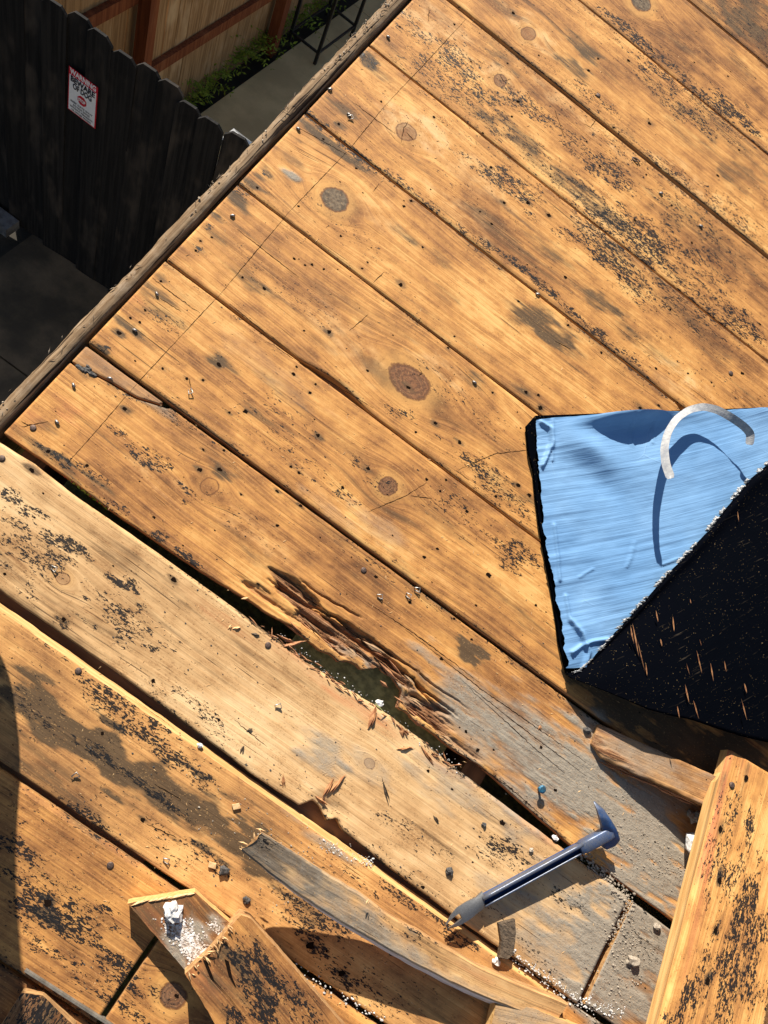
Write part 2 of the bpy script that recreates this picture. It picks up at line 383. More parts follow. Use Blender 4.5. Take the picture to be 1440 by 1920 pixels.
# ------------------------------------------------------------------ marks of age and painted shade, in roof coordinates (photo points dropped on the roof plane)
def blobs(lst, plane=0.0):
    o = []
    for x, y, rx, ry, k in lst:
        c = px(x, y, plane)
        ex = px(x + rx * .79, y + rx * .61, plane) - c; ey = px(x + ry * .65, y - ry * .76, plane) - c
        o.append((c[0], c[1], max(np.linalg.norm(ex), .003), max(np.linalg.norm(ey), .003), k))
    return o
STAIN_SHADE = blobs([(440, 372, 46, 12, 1.0), (405, 402, 24, 9, .9), (470, 345, 30, 10, .8), (500, 325, 24, 9, 1.0), (400, 440, 40, 12, .6), (285, 545, 46, 14, .7), (310, 590, 46, 12, .6), (235, 605, 40, 12, .8), (270, 640, 40, 8, .5), (195, 655, 14, 8, 1.0), (590, 245, 46, 10, 1.0), (640, 285, 46, 9, 1.0), (545, 300, 30, 9, .6), (690, 108, 26, 10, 1.0), (715, 140, 40, 10, .6), (640, 205, 30, 9, .8), (735, 90, 40, 9, .5), (85, 800, 40, 10, .7), (150, 700, 30, 9, .7), (560, 400, 60, 12, .35), (640, 560, 80, 14, .4), (750, 620, 60, 14, .35), (520, 720, 60, 14, .45), (640, 830, 70, 16, .4), (800, 960, 80, 20, .4), (640, 1010, 90, 20, .4), (480, 1040, 90, 16, .4), (1010, 1180, 80, 16, .45), (930, 1110, 80, 16, .4), (600, 640, 40, 10, .4), (885, 1228, 40, 22, 1.3), (130, 1370, 130, 45, 1.0), (250, 1450, 130, 45, .95), (370, 1520, 130, 45, .95), (470, 1590, 110, 40, .9), (60, 1310, 90, 40, .8), (560, 1660, 90, 40, .6), (100, 1480, 120, 24, .6), (850, 1330, 180, 26, .6), (980, 1400, 160, 30, .6), (1400, 30, 80, 40, .7), (1350, 240, 120, 26, .5), (1300, 420, 120, 24, .5), (1240, 560, 120, 20, .45), (90, 1640, 120, 30, .35), (200, 1780, 120, 40, .35), (1180, 1330, 90, 40, 1.1), (1280, 1390, 110, 50, 1.2), (1380, 1440, 110, 60, 1.2), (1120, 1290, 60, 20, .8), (1095, 88, 50, 12, .8), (1072, 125, 45, 14, .8), (1110, 112, 25, 10, .7), (930, 102, 35, 10, .7), (952, 120, 30, 8, .6), (895, 210, 60, 14, .5), (960, 240, 70, 16, .6),  # besides stains, includes dark blobs painting the shade beneath the black flap
    (1000, 290, 90, 16, .5), (1070, 345, 90, 16, .6), (1120, 385, 70, 16, .6), (1385, 330, 50, 26, .6), (1340, 290, 60, 16, .4), (930, 420, 60, 12, .6), (1030, 475, 60, 14, .65), (770, 450, 40, 10, .6), (825, 485, 30, 10, .55),
    (835, 550, 40, 10, .45), (1020, 615, 60, 26, .9), (985, 600, 40, 20, .6), (1060, 650, 50, 14, .5), (1120, 560, 70, 14, .8), (1180, 620, 60, 14, .6), (1230, 660, 60, 12, .5), (455, 512, 40, 14, .6), (490, 545, 60, 12, .55), (560, 590, 80, 12, .35), (590, 258, 40, 14, .4), (690, 310, 30, 12, .5),
    (405, 680, 24, 12, .95), (430, 690, 26, 8, .7), (475, 775, 40, 10, .55), (412, 878, 40, 14, .85), (345, 560, 50, 12, .3), (280, 590, 40, 10, .45), (240, 620, 40, 10, .45), (885, 712, 20, 16, .7), (840, 770, 40, 12, .3), (985, 735, 35, 16, .5), (1000, 760, 50, 8, .4),
    (945, 920, 60, 20, .5), (980, 1000, 40, 14, .4), (990, 935, 30, 8, .8), (765, 1070, 40, 10, .45), (885, 1228, 44, 24, .95), (850, 1195, 40, 14, .4), (700, 1100, 60, 14, .3), (1290, 260, 50, 14, .5), (1250, 190, 50, 12, .45), (1400, 130, 40, 14, .5), (1390, 40, 60, 30, .6), (1330, 20, 60, 22, .5),
    (690, 300, 40, 6, .6), (740, 345, 60, 6, .6), (800, 390, 60, 6, .55), (60, 1345, 90, 26, .55), (140, 1370, 100, 34, .75), (250, 1440, 110, 38, .75), (330, 1510, 100, 38, .7), (430, 1570, 90, 32, .7), (520, 1600, 60, 24, .5), (100, 1270, 60, 20, .3), (480, 1510, 60, 26, .4),
    (1330, 640, 80, 14, .4), (1180, 480, 70, 16, .5), (1090, 430, 60, 16, .3), (1250, 500, 60, 16, .4), (700, 690, 30, 8, .4), (650, 715, 16, 10, .4), (350, 840, 30, 10, .3), (60, 870, 40, 10, .3), (110, 870, 60, 18, .75), (60, 828, 40, 14, .5), (180, 905, 50, 10, .6),
    (95, 1690, 24, 16, .9), (90, 1715, 30, 24, .7), (120, 1730, 50, 18, .5), (230, 1640, 60, 8, .3), (1180, 250, 20, 8, .4), (1060, 320, 60, 14, .3), (540, 495, 40, 14, .2), (960, 860, 60, 20, .35), (870, 640, 60, 12, .3), (600, 430, 40, 8, .15),
    (390, 385, 12, 8, .9), (300, 520, 20, 8, .5), (375, 470, 20, 8, .5), (435, 378, 26, 7, .7), (560, 265, 30, 7, .7), (490, 335, 28, 8, .85), (480, 350, 16, 6, .8), (690, 120, 16, 10, .9), (660, 215, 14, 8, .6), (640, 235, 14, 8, .7)])
HOLE_PX = [(668, 316), (606, 261), (560, 387), (639, 443), (689, 492), (679, 504), (572, 497), (585, 496), (552, 485), (607, 505), (496, 541, 4), (455, 520), (617, 622, 5), (570, 620), (367, 470), (397, 445), (376, 452), (272, 582), (245, 597), (262, 605), (223, 625, 5), (302, 528), (715, 190), (635, 232, 4), (482, 352),
    (962, 25, 5), (852, 45), (750, 50), (1121, 111, 4), (1103, 133, 5), (1178, 115, 5), (884, 115), (952, 118), (814, 220, 4), (1217, 232, 5), (972, 190, 5), (960, 218, 4), (945, 380, 5), (990, 380, 6), (1029, 404, 6), (920, 314, 4), (922, 420, 4), (900, 397), (1191, 412, 4), (1298, 455, 4), (1162, 516), (1257, 580, 4), (1065, 610, 4), (972, 565, 4), (751, 534, 5), (757, 387, 4), (771, 377, 4), (852, 631),
    (1385, 282, 4), (1365, 143), (1302, 117), (1222, 92), (1406, 245, 4), (1117, 180, 4), (1125, 311, 4), (1212, 327), (1032, 330), (1425, 607, 4), (792, 464), (410, 684, 6), (550, 702, 4), (581, 737, 4), (556, 688), (596, 817, 5), (690, 879, 5), (460, 772, 5), (430, 774), (381, 713), (412, 880, 5), (374, 880, 5), (381, 843), (420, 844), (520, 921, 4), (564, 948, 4), (520, 985, 4), (452, 927),
    (289, 970), (163, 872), (90, 846, 4), (233, 766, 5), (350, 710, 4), (545, 875), (560, 887, 4), (61, 883, 5), (5, 861, 5), (326, 1088, 6), (120, 1162, 5), (287, 1277, 5), (10, 1077), (689, 695), (592, 721), (485, 1094, 4), (705, 1081, 4), (642, 914, 4), (305, 692), (986, 736, 5), (1009, 741, 4), (1013, 765, 6), (765, 726, 5), (924, 736), (840, 652), (816, 793, 5), (862, 829, 5), (780, 810, 4), (972, 910, 5), (992, 928, 5),
    (930, 930, 4), (836, 900), (875, 959, 4), (825, 921), (800, 899, 4), (916, 1079, 6), (820, 1029, 4), (795, 1045, 4), (1004, 1135, 4), (769, 1129, 4), (892, 1135), (828, 1235, 4), (885, 1199), (1230, 691, 4), (1392, 700, 5), (1334, 717), (1235, 761, 4), (1200, 765, 5), (1127, 662, 4), (852, 1160), (90, 1692, 7), (410, 1350), (462, 1687, 5), (582, 1772, 8), (640, 1825, 7), (582, 1887, 4), (192, 1375, 4), (332, 1867, 4),
    (1042, 1482, 4), (896, 1406, 4), (926, 1406, 3), (874, 1372, 4), (1015, 1401, 4), (846, 1479, 3), (801, 1445, 4), (940, 1542, 6), (1176, 1408, 3), (791, 1662, 4), (913, 1831, 5), (267, 1537, 5), (1345, 330, 4), (1290, 700), (1060, 520, 4), (905, 250), (1010, 105), (715, 15), (860, 14), (1100, 265), (1150, 240), (1260, 385)]
STAIN_SHADE += [(*px(h[0], h[1]), .012, .006, .75) for h in HOLE_PX if len(h) > 2 and h[2] > 4]
STAIN_SHADE += [(*px(h[0], h[1]), .007, .0035, .6) for h in HOLE_PX if not (len(h) > 2 and h[2] > 4)]
SPECK = blobs([(300, 600, 40, 18, .55), (200, 650, 12, 8, 1), (690, 112, 24, 8, .8), (500, 328, 20, 8, .8), (650, 430, 120, 20, .25), (560, 560, 140, 24, .25), (880, 760, 120, 26, .3), (520, 780, 140, 24, .25), (560, 860, 120, 26, .25), (860, 950, 90, 30, .4), (650, 935, 40, 16, .5), (720, 1060, 120, 20, .3), (430, 960, 120, 26, .25), (820, 150, 90, 34, .5), (900, 200, 90, 30, .5), (1010, 300, 110, 30, .45), (1170, 440, 130, 50, .6), (1320, 560, 130, 50, .5), (1200, 540, 90, 30, .5), (1290, 400, 120, 30, .5), (1180, 290, 100, 26, .45), (1320, 200, 100, 34, .6), (60, 1030, 90, 50, .55), (230, 1160, 110, 40, .5), (270, 1360, 150, 45, .5), (110, 1710, 110, 60, .6), (230, 1840, 110, 50, .5), (330, 1580, 90, 30, .45), (745, 20, 30, 12, .5), (780, 60, 60, 20, .5), (850, 115, 60, 28, .65), (880, 150, 50, 20, .65), (820, 100, 50, 20, .5), (970, 190, 50, 18, .7), (1005, 205, 40, 15, .7), (945, 330, 45, 20, .9), (990, 370, 45, 22, .8), (870, 290, 40, 12, .45), (1130, 310, 60, 20, .65),
    (1080, 270, 50, 20, .55), (1160, 330, 40, 14, .8), (1090, 400, 60, 20, .5), (1190, 430, 80, 30, .75), (1210, 460, 60, 20, .9), (1120, 470, 70, 20, .7), (1170, 510, 60, 22, .8), (1060, 440, 40, 15, .6), (1330, 490, 60, 20, .55), (1260, 460, 50, 20, .6), (1390, 600, 50, 25, .7), (1340, 590, 60, 20, .6), (1260, 330, 70, 18, .6),
    (1350, 390, 60, 20, .6), (1390, 420, 60, 20, .55), (1230, 130, 70, 14, .8), (1170, 50, 70, 10, .8), (1200, 80, 70, 10, .8), (1370, 200, 60, 20, .95), (1400, 230, 50, 14, .85), (1300, 170, 60, 15, .55), (1240, 170, 50, 15, .5), (1110, 180, 50, 14, .6), (1280, 210, 60, 14, .55), (740, 335, 60, 9, .7), (800, 385, 60, 8, .7), (870, 435, 70, 8, .7),
    (950, 485, 50, 8, .95), (1020, 540, 60, 9, 1), (1090, 600, 60, 9, .85), (1170, 662, 60, 9, .7), (600, 237, 30, 8, 1), (650, 275, 50, 9, 1), (700, 312, 40, 8, 1), (580, 215, 14, 9, 1), (450, 350, 20, 12, .8), (391, 427, 9, 7, 1.2), (375, 470, 20, 8, .6), (930, 900, 60, 25, .6), (890, 875, 50, 12, .8), (870, 855, 50, 8, .7), (960, 945, 60, 20, .6),
    (1000, 960, 40, 15, .5), (975, 1040, 50, 16, .9), (955, 1062, 30, 12, .8), (740, 770, 20, 10, .7), (770, 775, 15, 8, .7), (700, 890, 40, 15, .4), (210, 805, 30, 8, .8), (320, 780, 25, 10, .6), (270, 845, 45, 20, .7), (300, 865, 30, 15, .6), (360, 930, 20, 12, .95), (350, 940, 15, 8, .9), (165, 885, 40, 8, .9), (110, 862, 60, 10, .8), (220, 950, 20, 8, .8),
    (300, 1005, 15, 8, .9), (345, 1042, 18, 8, 1), (368, 1058, 20, 7, .9), (20, 930, 20, 12, 1), (60, 970, 30, 12, .9), (90, 1000, 40, 12, .8), (130, 1020, 30, 12, 1), (150, 1035, 30, 12, .9), (100, 1060, 30, 20, .7), (60, 1100, 25, 15, .9), (90, 1085, 15, 10, .8), (210, 1085, 25, 10, 1), (245, 1100, 25, 12, 1), (265, 1140, 25, 10, .9), (230, 1150, 40, 12, .7),
    (230, 1180, 40, 10, .7), (160, 1125, 10, 6, .9), (290, 1220, 25, 10, .7), (275, 1210, 15, 8, .8), (120, 1170, 20, 10, .6), (400, 1350, 50, 18, .5), (370, 1320, 50, 14, .5), (415, 1360, 30, 10, .6), (300, 1290, 40, 10, .5), (940, 1590, 50, 18, .7), (965, 1600, 40, 14, .7), (900, 1600, 40, 12, .5), (770, 1640, 40, 12, .55), (750, 1550, 60, 10, .4),
    (800, 1580, 50, 15, .4), (1060, 1690, 50, 15, .5), (40, 1160, 50, 15, .6), (90, 1200, 50, 15, .6), (230, 1325, 80, 25, .8), (280, 1370, 70, 25, .78), (180, 1290, 60, 15, .65), (330, 1420, 60, 20, .7), (360, 1460, 50, 15, .65), (60, 1335, 30, 8, .8), (90, 1360, 20, 8, .9), (140, 1385, 20, 8, .8), (190, 1415, 50, 10, .8), (240, 1450, 60, 9, 1),
    (290, 1490, 50, 9, 1), (340, 1525, 40, 9, .8), (150, 1525, 50, 9, .8), (180, 1540, 40, 8, .7), (380, 1600, 40, 20, .5), (400, 1620, 30, 15, .6), (660, 1640, 60, 16, .6), (760, 1690, 60, 15, .8), (820, 1710, 60, 14, .8), (860, 1760, 40, 10, .9), (600, 1720, 80, 30, .65), (590, 1770, 40, 20, .95), (640, 1830, 40, 20, .85), (560, 1700, 60, 25, .65),
    (700, 1860, 60, 25, .5), (20, 1580, 30, 20, .9), (60, 1600, 30, 12, .8), (20, 1650, 40, 15, .7), (80, 1680, 60, 20, .85), (100, 1712, 50, 25, .95), (150, 1750, 70, 25, .75), (60, 1720, 60, 20, .7), (200, 1700, 30, 8, .9), (130, 1800, 80, 20, .6), (190, 1790, 50, 20, .7), (240, 1840, 30, 15, .8), (250, 1900, 40, 15, .7), (420, 1880, 40, 20, .6),
    (450, 1440, 80, 14, .35), (560, 1480, 60, 14, .3), (900, 1700, 60, 16, .35), (1000, 1800, 60, 20, .4), (1200, 1760, 60, 30, .35)])
DUST = blobs([(1180, 1560, 130, 60, 1), (1090, 1480, 120, 50, .8), (1180, 1760, 120, 90, 1), (1000, 1390, 190, 50, .6), (900, 1330, 140, 30, .5), (720, 1260, 90, 16, .8), (1130, 1480, 160, 60, .7), (1000, 1420, 140, 40, .6), (1120, 1380, 60, 26, .8), (1240, 1580, 120, 50, 1), (1040, 1780, 110, 60, .5), (1140, 1850, 90, 80, .9), (1150, 1500, 120, 50, .8), (1215, 1610, 110, 60, 1), (1100, 1440, 80, 40, .7), (900, 1400, 120, 36, .6), (1190, 1710, 90, 46, 1), (1170, 1810, 80, 70, .9), (1060, 1760, 100, 40, .6), (650, 1215, 70, 12, .8), (740, 1290, 80, 14, .9), (810, 1235, 60, 14, .5), (860, 1480, 120, 30, .5), (600, 1410, 50, 24, .7), (690, 1440, 50, 18, .35),
    (960, 1500, 80, 30, .6), (1240, 1500, 60, 40, .6), (1050, 1650, 60, 20, .4), (550, 330, 16, 7, 1), (1260, 720, 60, 10, .1), (950, 1680, 80, 20, .35), (1300, 1620, 60, 40, 1), (1080, 1860, 40, 14, .8), (560, 1520, 40, 16, .3), (620, 1590, 50, 8, .7), (500, 690, 100, 20, .12), (700, 980, 60, 18, .25), (620, 960, 60, 12, .2), (290, 760, 40, 12, .3)])
ROT = blobs([(560, 1120, 50, 16, 1), (530, 1090, 30, 8, .7), (620, 1175, 60, 20, 1), (660, 1205, 60, 22, 1), (700, 1215, 40, 12, .8), (730, 1255, 60, 16, .9), (780, 1315, 50, 16, .8), (825, 1360, 40, 14, .8), (500, 1120, 60, 10, .5), (870, 1400, 50, 8, .5)])
PINK = blobs([(130, 770, 30, 14, .5), (60, 780, 30, 14, .4), (420, 1165, 90, 8, .3), (560, 1240, 90, 10, .45), (700, 1350, 90, 10, .6), (850, 1450, 100, 9, .5), (980, 1540, 80, 8, .5), (250, 560, 20, 8, .4), (340, 1655, 90, 8, .3), (200, 1570, 90, 8, .25), (1330, 1740, 100, 30, .3), (1150, 1860, 50, 30, .4)])
BLEACH = blobs([(820, 60, 100, 30, .6), (760, 235, 60, 30, .8), (800, 250, 60, 30, .7), (940, 150, 40, 20, .8), (1000, 60, 60, 22, .7), (900, 330, 120, 26, .4), (1110, 410, 60, 26, .4), (1285, 715, 50, 16, 1), (860, 400, 80, 20, .35), (700, 400, 60, 26, .3), (650, 640, 120, 30, .4), (830, 690, 60, 16, .6), (1090, 220, 120, 14, .4),
    (1300, 350, 100, 20, .4), (730, 1010, 160, 16, .2), (480, 1000, 80, 26, .25), (300, 905, 60, 24, .3)])
KNOTS = []
for x, y, rx, ry, fill, grey in [(628, 375, 26, 22, 1, 1), (767, 715, 42, 27, .95, .15), (727, 912, 18, 17, .9, .2), (392, 912, 17, 16, .12, 0), (325, 1866, 25, 24, 1, .35), (990, 64, 14, 12, .7, .1), (938, 150, 13, 11, .8, .2), (762, 248, 20, 15, .55, .2), (1202, 4, 20, 15, 1, 1), (692, 1431, 11, 9, .5, .2), (118, 1085, 13, 11, .4, 0), (1415, 95, 1, 1, 0, 0)]:
    c = px(x, y); KNOTS.append((c[0], c[1], np.linalg.norm(px(x + rx * .79, y + rx * .61) - c), np.linalg.norm(px(x + ry * .65, y - ry * .76) - c), fill, grey))

def field(lst, S, T):
    r = np.zeros_like(S); w1 = (fbm(S * 26, T * 90, 3) - .5) * 2.2
    s0, s1, t0, t1 = S.min(), S.max(), T.min(), T.max()
    for a, b, rs, rt, k in lst:
        if a < s0 - 3 * rs or a > s1 + 3 * rs or b < t0 - 3 * rt or b > t1 + 3 * rt: continue
        d = np.sqrt(((S - a) / rs) ** 2 + ((T - b) / rt) ** 2) + w1
        v = np.clip(1.45 - d, 0, 1); v = v * v * (3 - 2 * v) * k
        r = np.maximum(r, v) + 0.25 * np.minimum(r, v)
    return np.clip(r, 0, 1.2)

L6 = [STAIN_SHADE, SPECK, DUST, ROT, PINK, BLEACH]
def board_attrs(me, S, T, lists, seed, knots=(), ext=0.0, seam=None):
    """writes the fields the wood material reads. S, T: coordinates per vertex"""
    n = len(S)
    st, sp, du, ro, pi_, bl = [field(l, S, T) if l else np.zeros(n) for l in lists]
    if ext: sp = np.maximum(sp, ext * np.clip(fbm(S * 6, T * 16, seed) * 3 - 1.3, 0, 1))
    if seam is not None: st = np.maximum(st, seam * .9); sp = np.maximum(sp, seam * .75)
    g = T + (fbm(S * 1.6 + seed, T * 7, seed + 2, 3) - .5) * 0.03 + (fbm(S * 7 + seed, T * 20, seed + 3, 2) - .5) * 0.0035
    kd = np.full(n, 9.0); kf = np.zeros(n); kg = np.zeros(n)
    for a, b, rs, rt, fi, gr in knots:
        x = (S - a) / (rs * 2.4); y = (T - b) / (rt * 1.5)
        d2 = x * x + y * y
        g = g - (T - b) * np.where(d2 < 1, 1, 1 / np.maximum(d2, 1e-6)) * 0.95
        d = np.sqrt(((S - a) / rs) ** 2 + ((T - b) / rt) ** 2)
        q = d < kd; kd = np.where(q, d, kd); kf = np.where(q, fi, kf); kg = np.where(q, gr, kg)
    def put(name, a, b, c):
        at = me.attributes.new(name, 'FLOAT_VECTOR', 'POINT')
        at.data.foreach_set('vector', np.stack([a, b, c], 1).astype(np.float32).ravel())
    z = np.full(n, seed * 3.7)
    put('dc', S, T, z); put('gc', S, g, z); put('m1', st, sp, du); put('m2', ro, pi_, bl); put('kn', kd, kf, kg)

HG = []
def board(name, S, lo, hi, parent, seed, top=0.0, thick=0.018, rows=44, lists=None, knots=(), hf=None, bev=(0.002, 0.002), tint=(0, 0, 0), org=(0, 0, 0), xform=None, edge_mat='end_grain', ext=0.0, warp=0.0006):
    """a plank: fine grid on top, real edges and underside. lo/hi: its two long edges t(s)."""
    S = np.asarray(S); lo = np.asarray(lo); hi = np.asarray(hi); ns = len(S)
    b0 = np.minimum(bev[0], (hi - lo) * .3); b1 = np.minimum(bev[1], (hi - lo) * .3)
    V = np.linspace(0, 1, rows)
    Tt = (lo + b0)[:, None] + ((hi - b1) - (lo + b0))[:, None] * V[None, :]
    Ss = np.repeat(S[:, None], rows, 1)
    H = top + (fbm(Ss * 2 + seed, Tt * 6, seed, 2) - .5) * warp * 2 + (fbm(Ss * 40, Tt * 160, seed + 5, 3) - .5) * 0.0005
    if hf is not None: H = H + hf(Ss, Tt)
    if parent is not None and parent.name.startswith('roof'): HG.append((S[0], S, lo + b0, hi - b1, H, S[-1]))
    colsS = np.concatenate([S[:, None], S[:, None], Ss, S[:, None], S[:, None]], 1)
    colsT = np.concatenate([lo[:, None], lo[:, None], Tt, hi[:, None], hi[:, None]], 1)
    e0 = (H[:, :1] - np.maximum(b0[:, None] * .7, .0012)); e1 = (H[:, -1:] - np.maximum(b1[:, None] * .7, .0012))
    bot = top - thick
    colsH = np.concatenate([np.full((ns, 1), bot), np.maximum(e0, bot + .001), H, np.maximum(e1, bot + .001), np.full((ns, 1), bot)], 1)
    w_ = colsS.shape[1]
    s_, t_, h_ = colsS.ravel(), colsT.ravel(), colsH.ravel()
    idx = np.arange(ns * w_).reshape(ns, w_)
    q = np.stack([idx[:-1, :-1], idx[1:, :-1], idx[1:, 1:], idx[:-1, 1:]], -1)
    fm = np.zeros(q.shape[:2], int); fm[:, 0] = 1; fm[:, -1] = 1
    if bev[1] >= .008: fm[:, -2] = 2; fm[:, -1] = 2  # wide upper lip gets the pale material: sunlight put into its colour
    faces = q.reshape(-1, 4).tolist(); fm = fm.ravel().tolist()
    cap = [(idx[i + 1, 0], idx[i, 0], idx[i, -1], idx[i + 1, -1]) for i in range(0, ns - 1)]
    faces += [tuple(int(a) for a in c) for c in cap]; fm += [1] * len(cap)
    faces.append([int(a) for a in idx[0, ::-1]][::-1]); faces.append([int(a) for a in idx[-1]][::-1]); fm += [1, 1]
    P = np.stack([s_, t_, h_], 1)
    if xform is not None: P = xform(P)
    P = P - np.array(org)
    me = bpy.data.meshes.new(name); me.from_pydata(P.tolist(), [], faces); me.update()
    me.materials.append(M['board']); me.materials.append(M[edge_mat]); me.materials.append(M['pale_edge']); me.polygons.foreach_set('material_index', fm)
    me.polygons.foreach_set('use_smooth', [f == 0 for f in fm])
    dl = t_ - np.repeat(lo, w_); dh = np.repeat(hi, w_) - t_; de = np.minimum(dl, dh)
    seam = np.exp(-de / .007) * np.clip(fbm(s_ * 9, t_ * 3, seed + 50, 4) * 3.2 - 1.15, 0, 1) if lists is L6 else None
    board_attrs(me, s_, t_, lists or [None] * 6, seed, knots, ext, seam)
    o = bpy.data.objects.new(name, me); C.objects.link(o); o.parent = parent; o['tint'] = tint
    return o

# ------------------------------------------------------------------ the roof
roof = thing('roof_deck', 'weathered tan plank roof deck with nail holes and black tar flecks', 'roof')

def poly_edge(pts, S):
    q = np.array([px(*p) for p in pts]); q = q[np.argsort(q[:, 0])]
    return np.interp(S, q[:, 0], q[:, 1])

def fluff(S, amp, seed, f=40): return (fbm(S * f, S * 0 + seed, seed, 4) - .5) * 2 * amp

SMIN, SMAX = -0.4365, 1.55
def srange(a, b): return np.arange(a, b + 1e-6, 0.004)
S = srange(SMIN, SMAX)
def const(v): return S * 0 + v
# long edges between neighbouring boards (t), pieces of photo outline where they are torn
g8_low = poly_edge([(12, 815), (120, 890), (220, 965), (300, 1019), (375, 1070), (465, 1124), (500, 1149), (549, 1175), (580, 1206), (625, 1236), (660, 1246), (681, 1258), (712, 1254), (735, 1272), (757, 1300), (743, 1324), (770, 1345), (823, 1386), (860, 1412), (900, 1435), (1070, 1585), (1275, 1735)], S)
g8_up = poly_edge([(0, 830), (65, 870), (135, 925), (300, 1040), (400, 1112), (466, 1160), (539, 1214), (594, 1254), (650, 1290), (705, 1324), (799, 1393), (851, 1438), (960, 1520), (1055, 1590), (1300, 1775)], S)
rotn = np.exp(-((S - .2) / .16) ** 2)
g8_low = g8_low + fluff(S, .004, 3, 60) * rotn + fluff(S, .0007, 5)
g8_up = g8_up + fluff(S, .002, 8, 50) * rotn + fluff(S, .0006, 9)
bite4 = 0.010 * np.exp(-((S - px(1290, 748)[0]) / .010) ** 2)

def rot_h(Sx, Tx):
    r = np.clip(field(ROT, Sx, Tx) * 1.2, 0, 1)
    ridge = fbm(Sx * 8, Tx * 330 + Sx * 12, 21, 4); deep = fbm(Sx * 10, Tx * 120, 31, 3); chunk = vn(Sx * 9, Tx * 300, 61)
    crumb = fbm(Sx * 70, Tx * 260, 71, 4)
    d = -r * (0.0015 + 0.010 * np.clip(deep * 2.6 - 1.0, 0, 1)) - r * ridge * 0.0030 - r * crumb * .0035 - r * (chunk > .7) * .002
    for a, wdt, dep in [(((500, 1085), (600, 1150), (700, 1225), (820, 1310), (860, 1345)), .0022, .012), (((515, 1098), (640, 1165), (760, 1262), (840, 1345)), .0026, .013), (((560, 1085), (620, 1128), (680, 1160)), .0014, .006), (((620, 1150), (760, 1245), (880, 1330)), .0014, .006)]:
        q = np.array([px(*p) for p in a]); tt = np.interp(Sx, q[:, 0], q[:, 1], left=9, right=9)
        u = np.clip((Sx - q[0, 0]) / (q[-1, 0] - q[0, 0]), 0, 1)
        tt = tt + (fbm(Sx * 40, Sx * 0, 77, 4) - .5) * .007
        d = d - dep * np.sin(np.pi * u) ** .5 * np.exp(-((Tx - tt) / (wdt * (.4 + fbm(Sx * 50, Sx * 0 + 5, 3, 2)))) ** 2)
    return np.maximum(d, -.0155)

def dents(Sx, Tx):
    r = Sx * 0
    for x, y, k in DENT:
        a, b = px(x, y); r = r - k * np.exp(-(((Sx - a) / .006) ** 2 + ((Tx - b) / .004) ** 2))
    return r
DENT = [(800, 470, .002), (1285, 745, .004), (1004, 430, .0015)]

g = {}
gap = 0.0022
def chan(t, w=gap, seed=0): return (t + w / 2 + fluff(S, .0005, seed), t - w / 2 + fluff(S, .0005, seed + 1))   # (upper board's low edge, lower board's high edge)
T = {0: 1.764, 1: 1.559, 2: 1.339, 3: 1.130, 4: 0.922, 5: 0.7235, 6: 0.529, 7: 0.3365}
wd = {0: .003, 1: .004, 2: .006, 3: .004, 4: .004, 5: .0028, 6: .004, 7: .006}
E_ = {k: chan(T[k], wd[k], 40 + k * 3) for k in T}
E_[4] = (E_[4][0], E_[4][1] - bite4 * .6)
planks = []
E_[6] = (E_[6][0] + .0095 * np.sin(np.pi * np.clip((S - px(552, 667)[0]) / (px(705, 772)[0] - px(552, 667)[0]), 0, 1)) ** 1.5 + 0, E_[6][1])
def deck_board(hi, lo, seed, S_=None, top=0.0, rows=46, tint=(0, 0, 0), hf=None, bev=(.0022, .0022), label=None, a=None, b=None, ext=0.0):
    m = np.ones(len(S), bool)
    if a is not None: m &= S >= a
    if b is not None: m &= S <= b
    SS = S[m]
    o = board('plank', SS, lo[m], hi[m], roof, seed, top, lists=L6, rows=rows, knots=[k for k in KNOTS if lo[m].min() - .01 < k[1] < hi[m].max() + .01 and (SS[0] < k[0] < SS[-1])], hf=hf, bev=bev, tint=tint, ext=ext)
    if label: o['label'] = label
    planks.append((o, float(np.mean(lo[m])), float(np.mean(hi[m])), SS[0], SS[-1])); return o
deck_board(const(1.97), E_[0][0], 11, rows=30, tint=(.22, 0, 0), top=.001, ext=.5)
for k in range(1, 5):
    t0 = 1.972 + .2 * (k - 1)
    deck_board(const(t0 + .198), const(t0), 60 + k, rows=10, tint=(.1, 0, 0))
deck_board(E_[0][1], E_[1][0], 12, rows=34, tint=(.05, 0, 0), ext=.5)
deck_board(E_[1][1], E_[2][0], 13, rows=36, tint=(-.02, 0, 0), top=.001, ext=.35)
deck_board(E_[2][1], E_[3][0], 14, rows=40, tint=(-.04, 0, 0), top=-.001, ext=.35)
deck_board(E_[3][1], E_[4][0], 15, rows=40, tint=(-.02, 0, 0), ext=.2)
deck_board(E_[4][1], E_[5][0], 16, rows=44, tint=(-.06, 0, 0), top=.0005)
deck_board(E_[5][1], E_[6][0], 17, rows=46, tint=(.0, 0, 0))
deck_board(E_[6][1], E_[7][0], 18, rows=48, tint=(.03, 0, 0), top=.001)
# board with the tapered sliver along its upper edge (the old split)
q = np.array([px(*p) for p in [(142, 684), (200, 712), (255, 745), (320, 765)]])
split = np.interp(S, q[:, 0], q[:, 1], right=9); m_sl = S <= q[-1, 0]
hi8 = np.where(m_sl, np.minimum(split - .0022, E_[7][1]), E_[7][1])
hi8 = np.minimum(hi8, E_[7][1])
S8 = np.concatenate([np.arange(SMIN, -.03, .004), np.arange(-.03, .42, .0015), np.arange(.42, SMAX, .004)])
g8f = np.interp(S8, S, g8_low) + fbm(S8 * 150, S8 * 0 + 2, 41, 3) * .0035 * np.exp(-((S8 - .2) / .15) ** 4)
o8 = board('plank', S8, g8f, np.interp(S8, S, hi8), roof, 19, -.001, lists=L6, rows=130, knots=[k for k in KNOTS if g8_low.min() < k[1] < hi8.max()], hf=rot_h, bev=(.0012, .0022), tint=(.08, 0, 0), edge_mat='rotwood')
